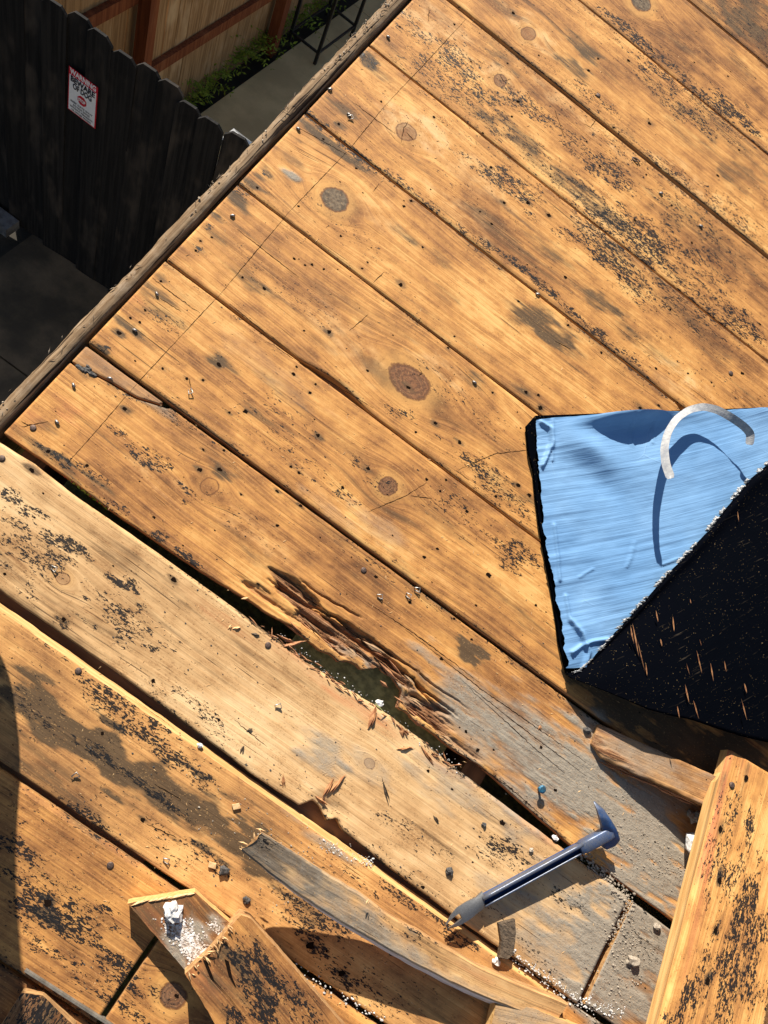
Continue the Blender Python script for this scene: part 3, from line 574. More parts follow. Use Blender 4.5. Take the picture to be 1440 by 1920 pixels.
o8['label'] = 'plank with a rotted open hole and a tapered split end'
planks.append((o8, .15, .334, S8[0], S8[-1]))
msl = srange(SMIN, q[-1, 0] - .012)
board('plank', msl, np.interp(msl, q[:, 0], q[:, 1]) + .0016, msl * 0 + E_[7][1][:len(msl)], roof, 20, -.002, rows=8, lists=[None, None, [(-.3, .32, .3, .1, .2)], None, None, None], tint=(.28, .1, 0))['label'] = 'thin tapered sliver of plank'
# pale board, standing slightly proud
g9 = poly_edge([(0, 1107), (245, 1280), (345, 1355), (470, 1450), (560, 1510), (585, 1500), (598, 1512), (612, 1540), (630, 1535), (640, 1556), (720, 1620), (840, 1710), (1065, 1870)], S) + fluff(S, .0009, 14)
def p9h(Sx, Tx):
    a, b = px(615, 1515); d = np.sqrt(((Sx - a) / .03) ** 2 + ((Tx - b) / .018) ** 2)
    r = np.clip(1.2 - d, 0, 1)
    return -r * .006 * (0.4 + fbm(Sx * 30, Tx * 300, 8, 3))
deck_board(g8_up, g9, 21, rows=64, tint=(-.03, .8, 0), top=.004, bev=(.0025, .005), hf=p9h, b=.758, label='pale straight grained plank standing slightly proud')
deck_board(g8_up - .001, const(-.036) + fluff(S, .001, 6), 22, rows=48, tint=(.12, .1, 0), top=.0025, a=.766, label='dusty grey end plank')
hi10 = const(-.0445) + fluff(S, .0012, 30)
lo10 = const(-.2085) + fluff(S, .001, 33)
deck_board(hi10, lo10, 23, rows=48, tint=(.02, .15, 0), top=.0, bev=(.002, .0082), b=.735, ext=.3)
deck_board(hi10, lo10, 29, rows=20, tint=(.1, 0, 0), top=.0, a=.741)
hi11 = const(-.2165) + fluff(S, .0012, 35); lo11 = const(-.398) + fluff(S, .001, 36)
deck_board(hi11, lo11, 24, rows=48, tint=(.04, 0, 0), top=.001, bev=(.002, .0065), b=.1695, ext=.25)
deck_board(hi11, lo11, 25, rows=48, tint=(.04, 0, 0), top=.001, bev=(.002, .0065), a=.1735, ext=.25)
deck_board(const(-.404) + fluff(S, .0012, 37), const(-.59), 26, rows=40, tint=(.25, 0, 0), top=-.006, bev=(.002, .004), ext=.3)
deck_board(const(-.594), const(-.79), 27, rows=10, tint=(.1, 0, 0))

# rake trim board along the sawn ends
ts = np.arange(-.80, 2.75, .006)
rg = (fbm(ts * 25, ts * 0, 4, 4) - .5) * .006 + (fbm(ts * 120, ts * 0, 9, 3) - .5) * .004 * np.clip((ts - .5) * 2, .2, 1)
inn = (fbm(ts * 18, ts * 0, 6, 3) - .5) * .002
tv = []; tf = []
prof_n = 7
for i, t in enumerate(ts):
    o = -.4675 + rg[i] - (0.003 if t > .9 else 0); n_ = -.4445 + inn[i]
    hh = .006 + (fbm(t * 30, 3.3, 12, 3) - .5) * .004
    for k, (a, z) in enumerate([(o, -.15), (o, hh - .006), (o + .003, hh - .0005), ((o + n_) / 2, hh + .0008), (n_ - .002, hh), (n_, hh - .003), (n_, -.15)]):
        tv.append((a, t, z + (fbm(t * 90, k * 3.1, 15, 2) - .5) * (.0025 if 0 < k < 6 else 0)))
for i in range(len(ts) - 1):
    for k in range(prof_n):
        a = i * prof_n + k; b_ = i * prof_n + (k + 1) % prof_n
        tf.append((a, b_, b_ + prof_n, a + prof_n))
tf.append(tuple(range(prof_n))); tf.append(tuple((len(ts) - 1) * prof_n + k for k in range(prof_n - 1, -1, -1)))
trim = mesh('rake_board', tv, tf, M['trim'], roof, smooth=True)
trim['label'] = 'weathered narrow trim board along the sawn plank ends'
fr = MB()
for i in range(110):
    t = random.choice([random.uniform(.65, 1.35), random.uniform(1.0, 1.35), random.uniform(.1, 1.35)])
    o = -.466 + random.uniform(-.004, .012)
    fr.shard((o, t, .008), math.pi / 2 + random.gauss(0, .5), random.uniform(.004, .014), random.uniform(.0006, .0016), random.uniform(.0006, .0014), random.uniform(-.1, .25))
    if i % 4 == 0: fr.rock((o, t + .01, .007), random.uniform(.001, .0028))
tag(fr.build('frayed_fibre', simple('frayed fibre', (0.50, 0.41, 0.30), (0.30, 0.22, 0.14), (200, 200, 200), bump=.5), roof), kind='stuff')
b_ = MB(); b_.box(-.432, .735, -.060, -.018, -.0205, -.0195); b_.build('ledge', M['rafter2'], roof)
b_ = MB(); b_.box(-.432, .1, -.235, -.188, -.0205, -.0195); b_.build('ledge', M['rafter2'], roof)
b_ = MB(); b_.box(-.2, .12, .518, .55, -.0215, -.0205); b_.build('ledge', M['rafter2'], roof)
# rafters and the surface below the roof
for i, s in enumerate([-.405, .03 + .40, 1.02]):
    b_ = MB(); b_.box(s, s + .038, -.8, 2.7, -.17, -.0185 - .0065); b_.build('rafter', M['rafter'], roof)
b_ = MB(); b_.box(.092, .395, .07, .26, -.050, -.040); b_.build('blocking_board', M['attic'], roof)
b_ = MB(); b_.box(-.44, 1.55, -.8, 2.7, -.20, -.185); b_.build('soffit_board', M['attic'], roof)

# holes, checks and scratches on the boards
def hdeck(s, t):
    """top of the deck at a point"""
    for s0, ds, lo_, hi_, H, s1 in HG:
        if s0 <= s < s1:
            i = min(int(np.searchsorted(ds, s, 'right')) - 1, len(lo_) - 2)
            if lo_[i] <= t <= hi_[i]:
                v = (t - lo_[i]) / (hi_[i] - lo_[i]) * (H.shape[1] - 1); j = min(int(v), H.shape[1] - 2); f = v - j; e = (s - ds[i]) / (ds[i + 1] - ds[i])
                return float((H[i, j] * (1 - f) + H[i, j + 1] * f) * (1 - e) + (H[i + 1, j] * (1 - f) + H[i + 1, j + 1] * f) * e)
    return .0005
mb = MB()
for h in HOLE_PX:
    s, t = px(h[0], h[1]); r = (h[2] if len(h) > 2 else 3.2) * .00062
    mb.disc(s, t, hdeck(s, t) + .0002, r, 10, 1.2, .35)
for i in range(260):
    s = random.uniform(-.43, 1.1); t = random.uniform(-.4, 1.75); mb.disc(s, t, hdeck(s, t) + .0002, random.uniform(.0006, .0013), 6, 1.5, .3)
tag(mb.build('nail_holes', M['hole'], roof), kind='stuff')
mb = MB()
def crack(pts, wdt=.0012, jag=.001, h=None):
    P = [px(*p) for p in pts]; Q = []
    for a, b in zip(P[:-1], P[1:]):
        n = max(2, int(np.linalg.norm(b - a) / .004))
        for k in range(n): Q.append(a + (b - a) * k / n)
    Q.append(P[-1]); n = len(Q); v = []
    for i, q in enumerate(Q):
        d = Q[min(i + 1, n - 1)] - Q[max(i - 1, 0)]; d = d / np.linalg.norm(d); nn = np.array([-d[1], d[0]])
        w = wdt * (.25 + math.sin(math.pi * min(1, (i + .4) / n)) * .75) * random.uniform(.5, 1.3) / 2
        o = nn * random.gauss(0, jag * .35); z = (h if h is not None else hdeck(*q)) + .0002
        v += [(*(q + o + nn * w), z), (*(q + o - nn * w), z)]
    mb.add(v, [(2 * i, 2 * i + 1, 2 * i + 3, 2 * i + 2) for i in range(n - 1)])
for c in [[(120, 875), (182, 806), (245, 732)], [(340, 630), (410, 555)], [(410, 555), (540, 400)], [(540, 400), (650, 285)], [(655, 280), (720, 200)], [(720, 200), (805, 110), (875, 34)], [(245, 732), (340, 630)]]: crack(c, .0011, .0006)
for c in [[(285, 522), (330, 556), (375, 588)], [(430, 570), (500, 625), (560, 670)], [(860, 880), (930, 850), (1010, 842)], [(855, 882), (880, 900)], [(690, 960), (760, 930), (800, 905)], [(500, 640), (590, 700), (700, 765)], [(40, 790), (60, 800)],
          [(520, 1080), (600, 1135), (700, 1215)], [(690, 1130), (780, 1190), (900, 1280)], [(760, 1180), (900, 1290), (1100, 1430)], [(860, 1270), (960, 1350), (1100, 1455)], [(1120, 1000), (1150, 1020)], [(880, 1290), (1000, 1400), (1060, 1450)], [(830, 1390), (960, 1480), (1040, 1550)],
          [(445, 430), (560, 520)], [(660, 190), (740, 250)], [(560, 240), (600, 262), (650, 290)], [(1120, 220), (1108, 238), (1095, 232)], [(805, 10), (803, 40)], [(765, 228), (757, 240), (752, 268)], [(762, 248), (775, 262)], [(938, 140), (945, 152), (955, 148)], [(785, 690), (792, 700), (785, 705)],
          [(1040, 640), (1070, 655)], [(300, 560), (340, 585)], [(1040, 205), (1060, 260)], [(90, 790), (40, 800)], [(355, 710), (358, 728)], [(770, 930), (810, 935)], [(440, 1350), (500, 1400)], [(250, 1300), (330, 1360)], [(600, 1200), (560, 1150)], [(700, 530), (720, 510)], [(655, 620), (690, 590)], [(275, 1545), (330, 1570)], [(340, 1500), (290, 1470)], [(700, 360), (710, 345)]]: crack(c, .0013, .0012)
tag(mb.build('checks', M['hole'], roof), kind='stuff')

# splinters and hanging fibres round the rotted hole
rs1, rs2, rs3 = MB(), MB(), MB()
edge = [(549, 1175), (580, 1206), (625, 1236), (660, 1246), (681, 1258), (712, 1254), (735, 1272), (757, 1300), (743, 1324), (770, 1345), (823, 1386), (860, 1412)]
for i in range(22):
    k = random.randint(0, len(edge) - 2); u = random.random()
    x = edge[k][0] * (1 - u) + edge[k + 1][0] * u; y = edge[k][1] * (1 - u) + edge[k + 1][1] * u
    s, t = px(x, y); off = abs(random.gauss(0, .012))
    (rs1 if random.random() < .6 else rs2).shard((s + random.gauss(0, .01), t + off + .001, -.003 - random.random() * .006), random.gauss(-.05, .16), random.uniform(.015, .05), random.uniform(.003, .010), random.uniform(.002, .006), random.gauss(0, .10))
for i in range(3):
    x = random.uniform(505, 850); y = 1085 + (x - 505) * .72 + random.gauss(0, 14) + (12 if x > 600 else 0)
    s, t = px(x, y)
    (rs1 if random.random() < .5 else rs2).shard((s, t, -.004 + random.random() * .004), random.gauss(-.06, .12), random.uniform(.02, .06), random.uniform(.003, .011), random.uniform(.002, .005), random.gauss(0, .05))
tag(rs1.build('rotten_splinters', M['rotwood'], roof), kind='stuff'); tag(rs2.build('rotten_fibres', M['rotgrey'], roof), kind='stuff')
for x, y, L_, W_, a_ in [(770, 1338, .055, .008, -.1), (800, 1362, .065, .009, -.12), (790, 1345, .05, .006, -.05), (560, 1186, .05, .006, .02)]:
    k = MB(); s, t = px(x, y); k.shard((s, t, -.008), a_, L_, W_, .006, .02, .5); k.shard((s + .005, t + .002, -.005), a_ + .03, L_ * .7, W_ * .5, .005, .02, .4)
    k.build('splinter', M['rotwood'] if L_ < .08 else M['rotgrey'], roof)
lip = MB()
for i in range(70):
    x = random.uniform(470, 860); u = (x - 470) / 390.
    y = 1160 + u * 280 + random.gauss(0, 5)
    s, t = px(x, y); lip.shard((s, t - .003, .002 + random.random() * .004), random.gauss(0, .35), random.uniform(.005, .022), random.uniform(.001, .003), random.uniform(.001, .0025), random.gauss(0, .2))
tag(lip.build('lip_splinters', M['rotwood'], roof), kind='stuff')

# ------------------------------------------------------------------ nails, staples and screws left in the boards
def plank_at(s, t):
    for o, lo_, hi_, a_, b_ in planks:
        if lo_ <= t <= hi_ and a_ <= s <= b_: return o
    return roof
def nail_at(x, y, kind='bent', ang=None, L_=.0065):
    s, t = px(x, y); z = hdeck(s, t); k = MB(); a = random.uniform(-.6, .8) if ang is None else ang
    ca, sa = math.cos(a), math.sin(a)
    if kind == 'bent':
        k.tube([(s - ca * .001, t - sa * .001, z - .002), (s, t, z + .0015), (s + ca * L_ * .5, t + sa * L_ * .5, z + .0028), (s + ca * L_, t + sa * L_, z + .0018)], [.0017, .0021, .0021, .0017], 7)
    elif kind == 'head':
        k.tube([(s, t, z - .001), (s, t, z + .0012), (s, t, z + .0018)], [.0048, .0048, .0036], 12)
    elif kind == 'staple':
        k.tube([(s, t, z - .001), (s, t, z + .004), (s + ca * L_, t + sa * L_, z + .005), (s + ca * L_ + sa * L_ * .9, t + sa * L_ - ca * L_ * .9, z + .0035), (s + sa * L_ * .5, t - ca * L_ * .5, z + .001)], .0009, 6)
    elif kind == 'ring':
        k.tube([(s + .006 * math.cos(q_) * 1.4, t + .0035 * math.sin(q_), z + .0015 + .002 * math.cos(q_)) for q_ in np.linspace(0, 5.6, 12)], .0013, 6)
    k_ = {'bent': 'nail', 'head': 'nail', 'staple': 'staple', 'ring': 'screw'}[kind]
    return k.build(k_, M['rust'] if kind in ('head', 'ring') else M['steel'], plank_at(s, t), smooth=True)
for x, y in [(433, 405), (293, 550), (250, 619), (203, 708), (105, 789), (557, 241), (652, 214), (616, 168), (1237, 362), (1312, 423), (137, 720), (726, 68), (1005, 552), (887, 716)]: nail_at(x, y)
for x, y in [(62, 802), (5, 861), (502, 1210), (207, 1622), (682, 1069), (147, 1258), (1370, 700), (1121, 180)]: nail_at(x, y, 'head')
for x, y, a in [(358, 730, -.5), (762, 1112, .2), (777, 1102, .5), (707, 1115, .6), (135, 1455, 1.3), (307, 1608, .4), (515, 1322, .9), (99, 1062, .2), (652, 220, 1)]: nail_at(x, y, 'staple', a, .008)
nail_at(1192, 300, 'ring')
sb = MB(); s, t = px(1010, 1478); sb.tube([(s, t, 0), (s, t, .012)], .0022, 8); sb.tube([(s, t, .012), (s, t, .0135), (s, t, .015)], [.0065, .0065, .004], 10); sb.build('screw', M['blue_steel'], roof)

# ------------------------------------------------------------------ folded membrane sheet
def membrane_blue():
    g = G('blue release film')
    tc = g.n('ShaderNodeTexCoord').outputs['Object']
    dc = g.attr('wv')[1]
    wn = g.noise(g.mul(dc, (7, 210, 1)), 1.0, 3, 0.5, 0.25)
    w2 = g.noise(g.mul(dc, (60, 260, 1)), 1.0, 3, 0.6)
    big = g.noise(g.mul(dc, (6, 6, 1)), 1.0, 3, 0.5)
    cr = g.vor(g.mul(dc, (1, 1, 1)), 16.0)
    vd = g.n('ShaderNodeTexVoronoi', feature='DISTANCE_TO_EDGE'); g.put(vd.inputs['Vector'], g.vec(g.ma('ADD', g.sep(dc)[0], g.ma('MULTIPLY', big, .05)), g.sep(dc)[1])); vd.inputs['Scale'].default_value = 11
    cre = g.ma('MULTIPLY', g.ss(vd.outputs[0], 0.02, 0.0), g.ss(big, .55, .7))
    col = g.mix(g.ss(big, 0.35, 0.7), (0.15, 0.305, 0.53), (0.20, 0.37, 0.60))
    col = g.mix(g.ma('MULTIPLY', cre, .1), col, (0.4, .56, .8))
    g.bump(g.ma('ADD', g.ma('ADD', g.ma('MULTIPLY', wn, 1.0), g.ma('MULTIPLY', w2, 0.25)), g.ma('MULTIPLY', cre, .3)), 0.0013, 0.7)
    return g.fin(col, 0.5, spec=0.16)
def membrane_black():
    g = G('black bitumen backing')
    tc = g.n('ShaderNodeTexCoord').outputs['Object']
    a = g.noise(g.mul(tc, (90, 90, 90)), 1.0, 5, 0.7)
    sc_ = g.noise(g.mul(g.attr('wv')[1], (260, 16, 1)), 1.0, 3, 0.6)
    scr = g.ss(sc_, .64, .72)
    dots = g.ss(g.noise(g.mul(tc, (480, 480, 480)), 1.0, 3, 0.6), .70, .725)
    col = g.mix(g.ma('MULTIPLY', scr, .8), (0.0018, 0.0022, 0.0038), (0.04, 0.032, 0.024))
    col = g.mix(dots, col, (0.45, 0.32, 0.16))
    g.bump(g.ma('ADD', a, g.ma('MULTIPLY', sc_, .7)), 0.0015, 0.5)
    return g.fin(col, 0.9, spec=0.0)
M['blue'] = membrane_blue(); M['black'] = membrane_black()
M['foil'] = simple('crinkled silver edge', (0.60, 0.60, 0.59), (0.06, 0.06, 0.06), (260, 260, 260), .4, .3, 1.0, .003)
M['ribbon'] = simple('translucent white strip', (0.42, 0.42, 0.41), (0.27, 0.28, 0.30), (90, 90, 90), .35, .0, .5, .002)
def sheet_attr(o, pts):
    at = o.data.attributes.new('wv', 'FLOAT_VECTOR', 'POINT'); at.data.foreach_set('vector', np.asarray(pts, np.float32).ravel())

org_m = (*px(1010, 900), 0.0)
memb = thing('folded_membrane', 'bright blue roofing membrane folded over to its black bitumen backing', 'roofing membrane', org_m)
A = np.array(px(1000, 789, .014)); B = np.array(px(1440, 768, .014)); B = A + (B - A) * 1.9
Dn = np.array(px(1060, 1258, .014)); Bf = Dn + (B - A)
left = np.array([px(*p, .014) for p in [(1000, 789), (1003, 840), (1008, 880), (1012, 940), (1018, 1000), (1022, 1040), (1032, 1075), (1040, 1120), (1050, 1165), (1056, 1210), (1062, 1256)]])
lu = np.linspace(0, 1, len(left))
def bl(u, v):
    """u 0..1 to the right, v 0..1 from the top edge down"""
    Lp = np.array([np.interp(v, lu, left[:, 0]), np.interp(v, lu, left[:, 1])])
    return Lp + (B - A) * u * (1 + 0)
nu, nv = 210, 190
bumps = [(px(1095, 850), .045, .028, .012), (px(1120, 905), .05, .03, -.007), (px(1180, 800), .06, .03, -.004), (px(1050, 830), .03, .03, .004), (px(1330, 850), .08, .05, .004), (px(1075, 1180), .03, .05, .004), (px(1190, 1050), .09, .05, -.003)]
Ug, Vg = np.meshgrid((np.linspace(0, 1, nu)) ** 1.3, np.linspace(0, 1, nv))
Px = np.interp(Vg, lu, left[:, 0]) + (B - A)[0] * Ug; Py = np.interp(Vg, lu, left[:, 1]) + (B - A)[1] * Ug
nearL = np.exp(-Ug * 60)
Px = Px + (fbm(Vg * 26, Vg * 0 + 1.5, 3) - .5) * .016 * nearL; Py = Py + (fbm(Ug * 20, Ug * 0 + 4.5, 3) - .5) * .004 * np.exp(-Vg * 60)
q_ = (B - A) / np.linalg.norm(B - A); r_ = np.array([-q_[1], q_[0]])
XX = (Px - A[0]) * q_[0] + (Py - A[1]) * q_[1]; YY = (Px - A[0]) * r_[0] + (Py - A[1]) * r_[1]
YW = YY + .018 * np.sin(XX * 5) - XX * .16
Hh = .020 + (fbm(Px * 9, Py * 9, 4, 3) - .5) * .010 + (fbm(Px * 30, Py * 30, 6, 3) - .5) * .0022
for c, r1_, r2_, k in bumps: Hh += k * np.exp(-(((Px - c[0]) / r1_) ** 2 + ((Py - c[1]) / r2_) ** 2))
Hh += .004 * np.exp(-((Ug * 20) ** 2)) * (fbm(Vg * 14, Vg * 0 + 8.2, 5) - .2) + .004 * np.exp(-((Vg * 26) ** 2))
Hh += .030 * np.exp(-((Px - px(1165, 795)[0]) / .055) ** 2) * np.exp(-((Vg / .035) ** 2))
# low parallel ripples in the film, strongest near the top left
rip = fbm(XX * 5, YW * 130, 9, 2) - .5
Hh += rip * .0016 * (0.5 + .8 * np.exp(-XX * 4))
for ln, hk, wk in [([(1003, 800), (1020, 812), (1024, 838), (1012, 868), (1006, 880)], .006, .0035), ([(1024, 795), (1026, 830), (1025, 870)], .003, .002), ([(1058, 1165), (1078, 1190), (1092, 1225), (1085, 1252)], .007, .004), ([(1060, 1225), (1078, 1212), (1100, 1204), (1130, 1200)], .005, .003), ([(1165, 1065), (1174, 1045), (1180, 1020)], .0025, .002),
                   ([(1172, 790), (1174, 842)], .003, .002), ([(1215, 790), (1213, 836)], .003, .002), ([(1075, 1085), (1100, 1070)], .002, .002), ([(1028, 990), (1034, 1040), (1038, 1090)], .004, .003), ([(1050, 1120), (1056, 1160)], .004, .003), ([(1260, 1050), (1230, 1062)], .002, .002)]:
    P_ = [px(*a_) for a_ in ln]; dm = np.full(Px.shape, 9.0)
    for a_, b_ in zip(P_[:-1], P_[1:]):
        d_ = b_ - a_; tt_ = np.clip(((Px - a_[0]) * d_[0] + (Py - a_[1]) * d_[1]) / (d_ @ d_), 0, 1)
        dm = np.minimum(dm, np.hypot(Px - a_[0] - tt_ * d_[0], Py - a_[1] - tt_ * d_[1]))
    Hh += hk * np.exp(-(dm / wk) ** 2)
V_ = np.stack([Px.ravel(), Py.ravel(), Hh.ravel()], 1); WV = np.stack([XX.ravel(), YW.ravel(), 0 * XX.ravel()], 1)
F_ = [(j * nu + i, (j + 1) * nu + i, (j + 1) * nu + i + 1, j * nu + i + 1) for j in range(nv - 1) for i in range(nu - 1)]
o = mesh('blue_film', V_, F_, M['blue'], memb, smooth=True, org=org_m); sheet_attr(o, WV)
# thin black bitumen layer under the film, its edge peeping out on the left
mb = MB()
lay = [px(985, 800, .006), px(990, 850, .006), px(998, 880, .006), px(1003, 930, .006), px(1010, 985, .006), px(1018, 1040, .006), px(1032, 1110, .006), px(1040, 1165, .006), px(1046, 1200, .006), px(1060, 1262, .006)]
lay = [q + np.array([(random.random() - .5) * .004, 0]) for q in lay]
poly = [tuple(q) for q in lay] + [tuple(Bf + [0, .0]), tuple(B + [0, .002]), tuple(px(1002, 781, .006))]
mb.prism(poly, .0045, .011); mb.build('bitumen_layer', M['black'], memb, org=org_m)

# the corner flopped over: from the fold line rising towards the right and down
f0 = np.array([*px(1062, 1260, .016), .016]); 
fold = [(1066, 1262), (1085, 1258), (1110, 1235), (1145, 1195), (1172, 1163), (1210, 1122), (1250, 1076), (1290, 1035), (1330, 990), (1365, 945), (1400, 903), (1440, 868), (1520, 800), (1640, 700), (1760, 610)]
free = [(1066, 1268), (1085, 1276), (1110, 1286), (1145, 1300), (1180, 1315), (1215, 1330), (1260, 1342), (1300, 1350), (1345, 1366), (1390, 1380), (1440, 1392), (1480, 1402), (1600, 1430), (1760, 1480), (1900, 1540)]
nu2, nv2 = 90, 60
V_ = []; WV = []
kk = np.linspace(0, 1, len(fold))
for i in range(nu2):
    u = i / (nu2 - 1)
    hu = .018 + .012 * u; 
    fx, fy = np.interp(u, kk, [q[0] for q in fold]), np.interp(u, kk, [q[1] for q in fold])
    gx, gy = np.interp(u, kk, [q[0] for q in free]), np.interp(u, kk, [q[1] for q in free])
    h1 = .020 + .055 * min(1, u * 2.2)
    P0 = np.array(p3(fx, fy, hu)); P1 = np.array(p3(gx, gy, h1))
    jg = (fbm(u * 60, 2.2, 3) - .5) * .004
    for j in range(nv2):
        v = j / (nv2 - 1)
        p = P0 * (1 - v) + P1 * v
        p[2] += (math.sin(math.pi * min(1, v * 1.0)) * .012 + (.012 * math.exp(-((v * 14) ** 2)))) * min(1, u * 3) + (fbm(p[0] * 10, p[1] * 10, 14, 3) - .5) * .006
        if j == 0: p[:2] += jg
        if j == 0: p[2] -= .008
        V_.append(tuple(p)); WV.append(((p[0] - .6 * p[1]), (p[1] * .8 + .6 * p[0]), 0))
F_ = [(i * nv2 + j, i * nv2 + j + 1, (i + 1) * nv2 + j + 1, (i + 1) * nv2 + j) for i in range(nu2 - 1) for j in range(nv2 - 1)]
o = mesh('black_flap', V_, F_, M['black'], memb, smooth=True, org=org_m)
md = o.modifiers.new('thick', 'SOLIDIFY'); md.thickness = .003; md.offset = -1
sheet_attr(o, WV)
# crinkled bright edge along the fold
mb = MB()
for i in range(300):
    u = random.random() ** .8 * .8
    if fbm(u * 45, 3.1, 6, 3) < .47 - .12 * u: continue
    fx, fy = np.interp(u, kk, [q[0] for q in fold]), np.interp(u, kk, [q[1] for q in fold])
    p = p3(fx, fy, .024 + .012 * u)
    wdt = .0012 + .0055 * max(0, min(1, (u - .1) * 1.8)) * random.random()
    mb.shard(p, math.radians(52) + random.gauss(0, .25), random.uniform(.006, .018), wdt * 1.6, wdt * .8, random.gauss(0, .15))
tag(mb.build('crinkled_edge', M['foil'], memb, org=org_m), kind='stuff')
# splinters of wood pulled off with the sticky face
for x, y, L_ in [(1192, 1200, .055), (1202, 1230, .05), (1232, 1155, .02), (1185, 1190, .03), (1263, 1170, .025), (1288, 1300, .03), (1312, 1245, .045), (1316, 1215, .03), (1335, 1260, .03), (1384, 968, .02), (1295, 1130, .014), (1395, 1330, .035), (1345, 1170, .018), (1305, 1330, .03), (1272, 1335, .02), (1212, 1255, .02), (1290, 1255, .02), (1240, 1205, .012), (1360, 1250, .02), (1398, 1290, .016)]:
    u = min(1, max(0, (x - 1062) / 480.)); z = .045 + .045 * min(1, max(0, (y - 1100) / 250.)) * min(1, u * 2)
    k = MB(); k.shard(p3(x, y, z), math.radians(-48) + random.gauss(0, .06), L_, .0026 * random.uniform(.5, 1.2), .0012, 0)
    k.build('splinter', M['splinter'], memb, org=org_m)

# white strip curling in an arch above the film
rb_pts = [(1258, 897, .096), (1248, 870, .086), (1245, 840, .074), (1252, 810, .062), (1268, 785, .054), (1292, 768, .050), (1318, 762, .050), (1345, 768, .054), (1372, 783, .060), (1396, 800, .062), (1408, 814, .060), (1405, 834, .056)]
R3 = [np.array(p3(x, y, h)) for x, y, h in rb_pts]
tt = np.linspace(0, len(R3) - 1, 60); R3a = np.array(R3)
cx = [np.interp(tt, range(len(R3)), R3a[:, k]) for k in range(3)]
for k in range(3):
    c_ = cx[k].copy()
    for _ in range(3): c_[1:-1] = (c_[:-2] + c_[1:-1] * 2 + c_[2:]) / 4
    cx[k] = c_
rv = []
rorg = R3[0]
camp = np.array([0, 0, DECK_D])
for i in range(60):
    p = np.array([cx[0][i], cx[1][i], cx[2][i]]); 
    d = np.array([cx[k][min(i + 1, 59)] - cx[k][max(i - 1, 0)] for k in range(3)]); d /= np.linalg.norm(d)
    side = np.cross(d, (0.25, -.35, .9)); side /= np.linalg.norm(side); nrm = np.cross(side, d)
    tw = .35 + .9 * math.sin(i * .085 + .3); side = side * math.cos(tw) + nrm * math.sin(tw)
    wdt = .0072
    if i in (0, 59): wdt *= .7
    rv += [tuple(p - side * wdt), tuple(p + side * wdt * .1), tuple(p + side * wdt)]
rf = [(3 * i + a, 3 * i + a + 1, 3 * i + a + 4, 3 * i + a + 3) for i in range(59) for a in (0, 1)]
rb = mesh('release_strip', rv, rf, M['ribbon'], None, frame=ROOF, smooth=False, org=tuple(rorg))
tag(rb, 'thin white plastic strip curled into an arch above the blue film', 'plastic strip')
md = rb.modifiers.new('thick', 'SOLIDIFY'); md.thickness = .0003

# ------------------------------------------------------------------ loose boards
def frame_board(name, label, cat, P0, P1, width, thick, seed, roll=0.0, tint=(0, 0, 0), lists=None, knots=(), bev=(.002, .002), rows=40, edge_mat='end_grain', lo_f=None, hi_f=None, group=None, ext=0.0, ends=None, hf=None, bend=None):
    """a plank whose top face's centre line runs P0 -> P1 (roof coordinates); local x along, y across, z up"""
    P0 = np.array(P0, float); P1 = np.array(P1, float); d = P1 - P0; L_ = np.linalg.norm(d); d /= L_
    side = np.cross((0, 0, 1), d); side /= np.linalg.norm(side); up = np.cross(d, side)
    side, up = side * math.cos(roll) + up * math.sin(roll), up * math.cos(roll) - side * math.sin(roll)
    mt = Matrix(((d[0], side[0], up[0], P0[0]), (d[1], side[1], up[1], P0[1]), (d[2], side[2], up[2], P0[2]), (0, 0, 0, 1)))
    e = bpy.data.objects.new(name, None); C.objects.link(e); e.matrix_world = ROOF @ mt; tag(e, label, cat, group)
    x = np.arange(0, L_ + 1e-6, min(.004, L_ / 20))
    lo = x * 0 - width / 2 + (fbm(x * 20, x * 0, seed, 3) - .5) * .0014; hi = x * 0 + width / 2 + (fbm(x * 20, x * 0 + 5, seed, 3) - .5) * .0014
    if lo_f is not None: lo = lo_f(x, L_)
    if hi_f is not None: hi = hi_f(x, L_)
    o = board('plank_body', x, lo, hi, e, seed, 0.0, thick, rows=rows, lists=lists, knots=knots, bev=bev, tint=tint, edge_mat=edge_mat, ext=ext, hf=hf, xform=bend)
    return e, o, mt
def loc(mt, x, y, h):
    """photo point at height h -> the board's own coordinates"""
    q = mt.inverted() @ Vector(p3(x, y, h)); return q.x, q.y
def locblobs(mt, lst, h):
    r = []
    for x, y, a, b, k in lst:
        s, t = loc(mt, x, y, h); r.append((s, t, a, b, k))
    return r

# right: big loose board, tilted over the others
hA, hB = .055, .115
tl = np.array(p3(1368, 1405, hA)); bl_ = np.array(p3(1227, 1960, hB))
d_ = (bl_ - tl) / np.linalg.norm(bl_ - tl); sdv = np.cross((0, 0, 1), d_); sdv /= np.linalg.norm(sdv)
W_R = .165
P0 = tl + sdv * W_R / 2 ; P1 = bl_ + sdv * W_R / 2 + d_ * .12
e, o, mtR = frame_board('loose_plank', 'broad loose yellow plank with charred black flecks, right of the pry bar', 'plank', P0, P1, W_R, .022, 71, tint=(-.1, .0, 0), bev=(.006, .003), edge_mat='pale_edge', rows=52, ext=.15)
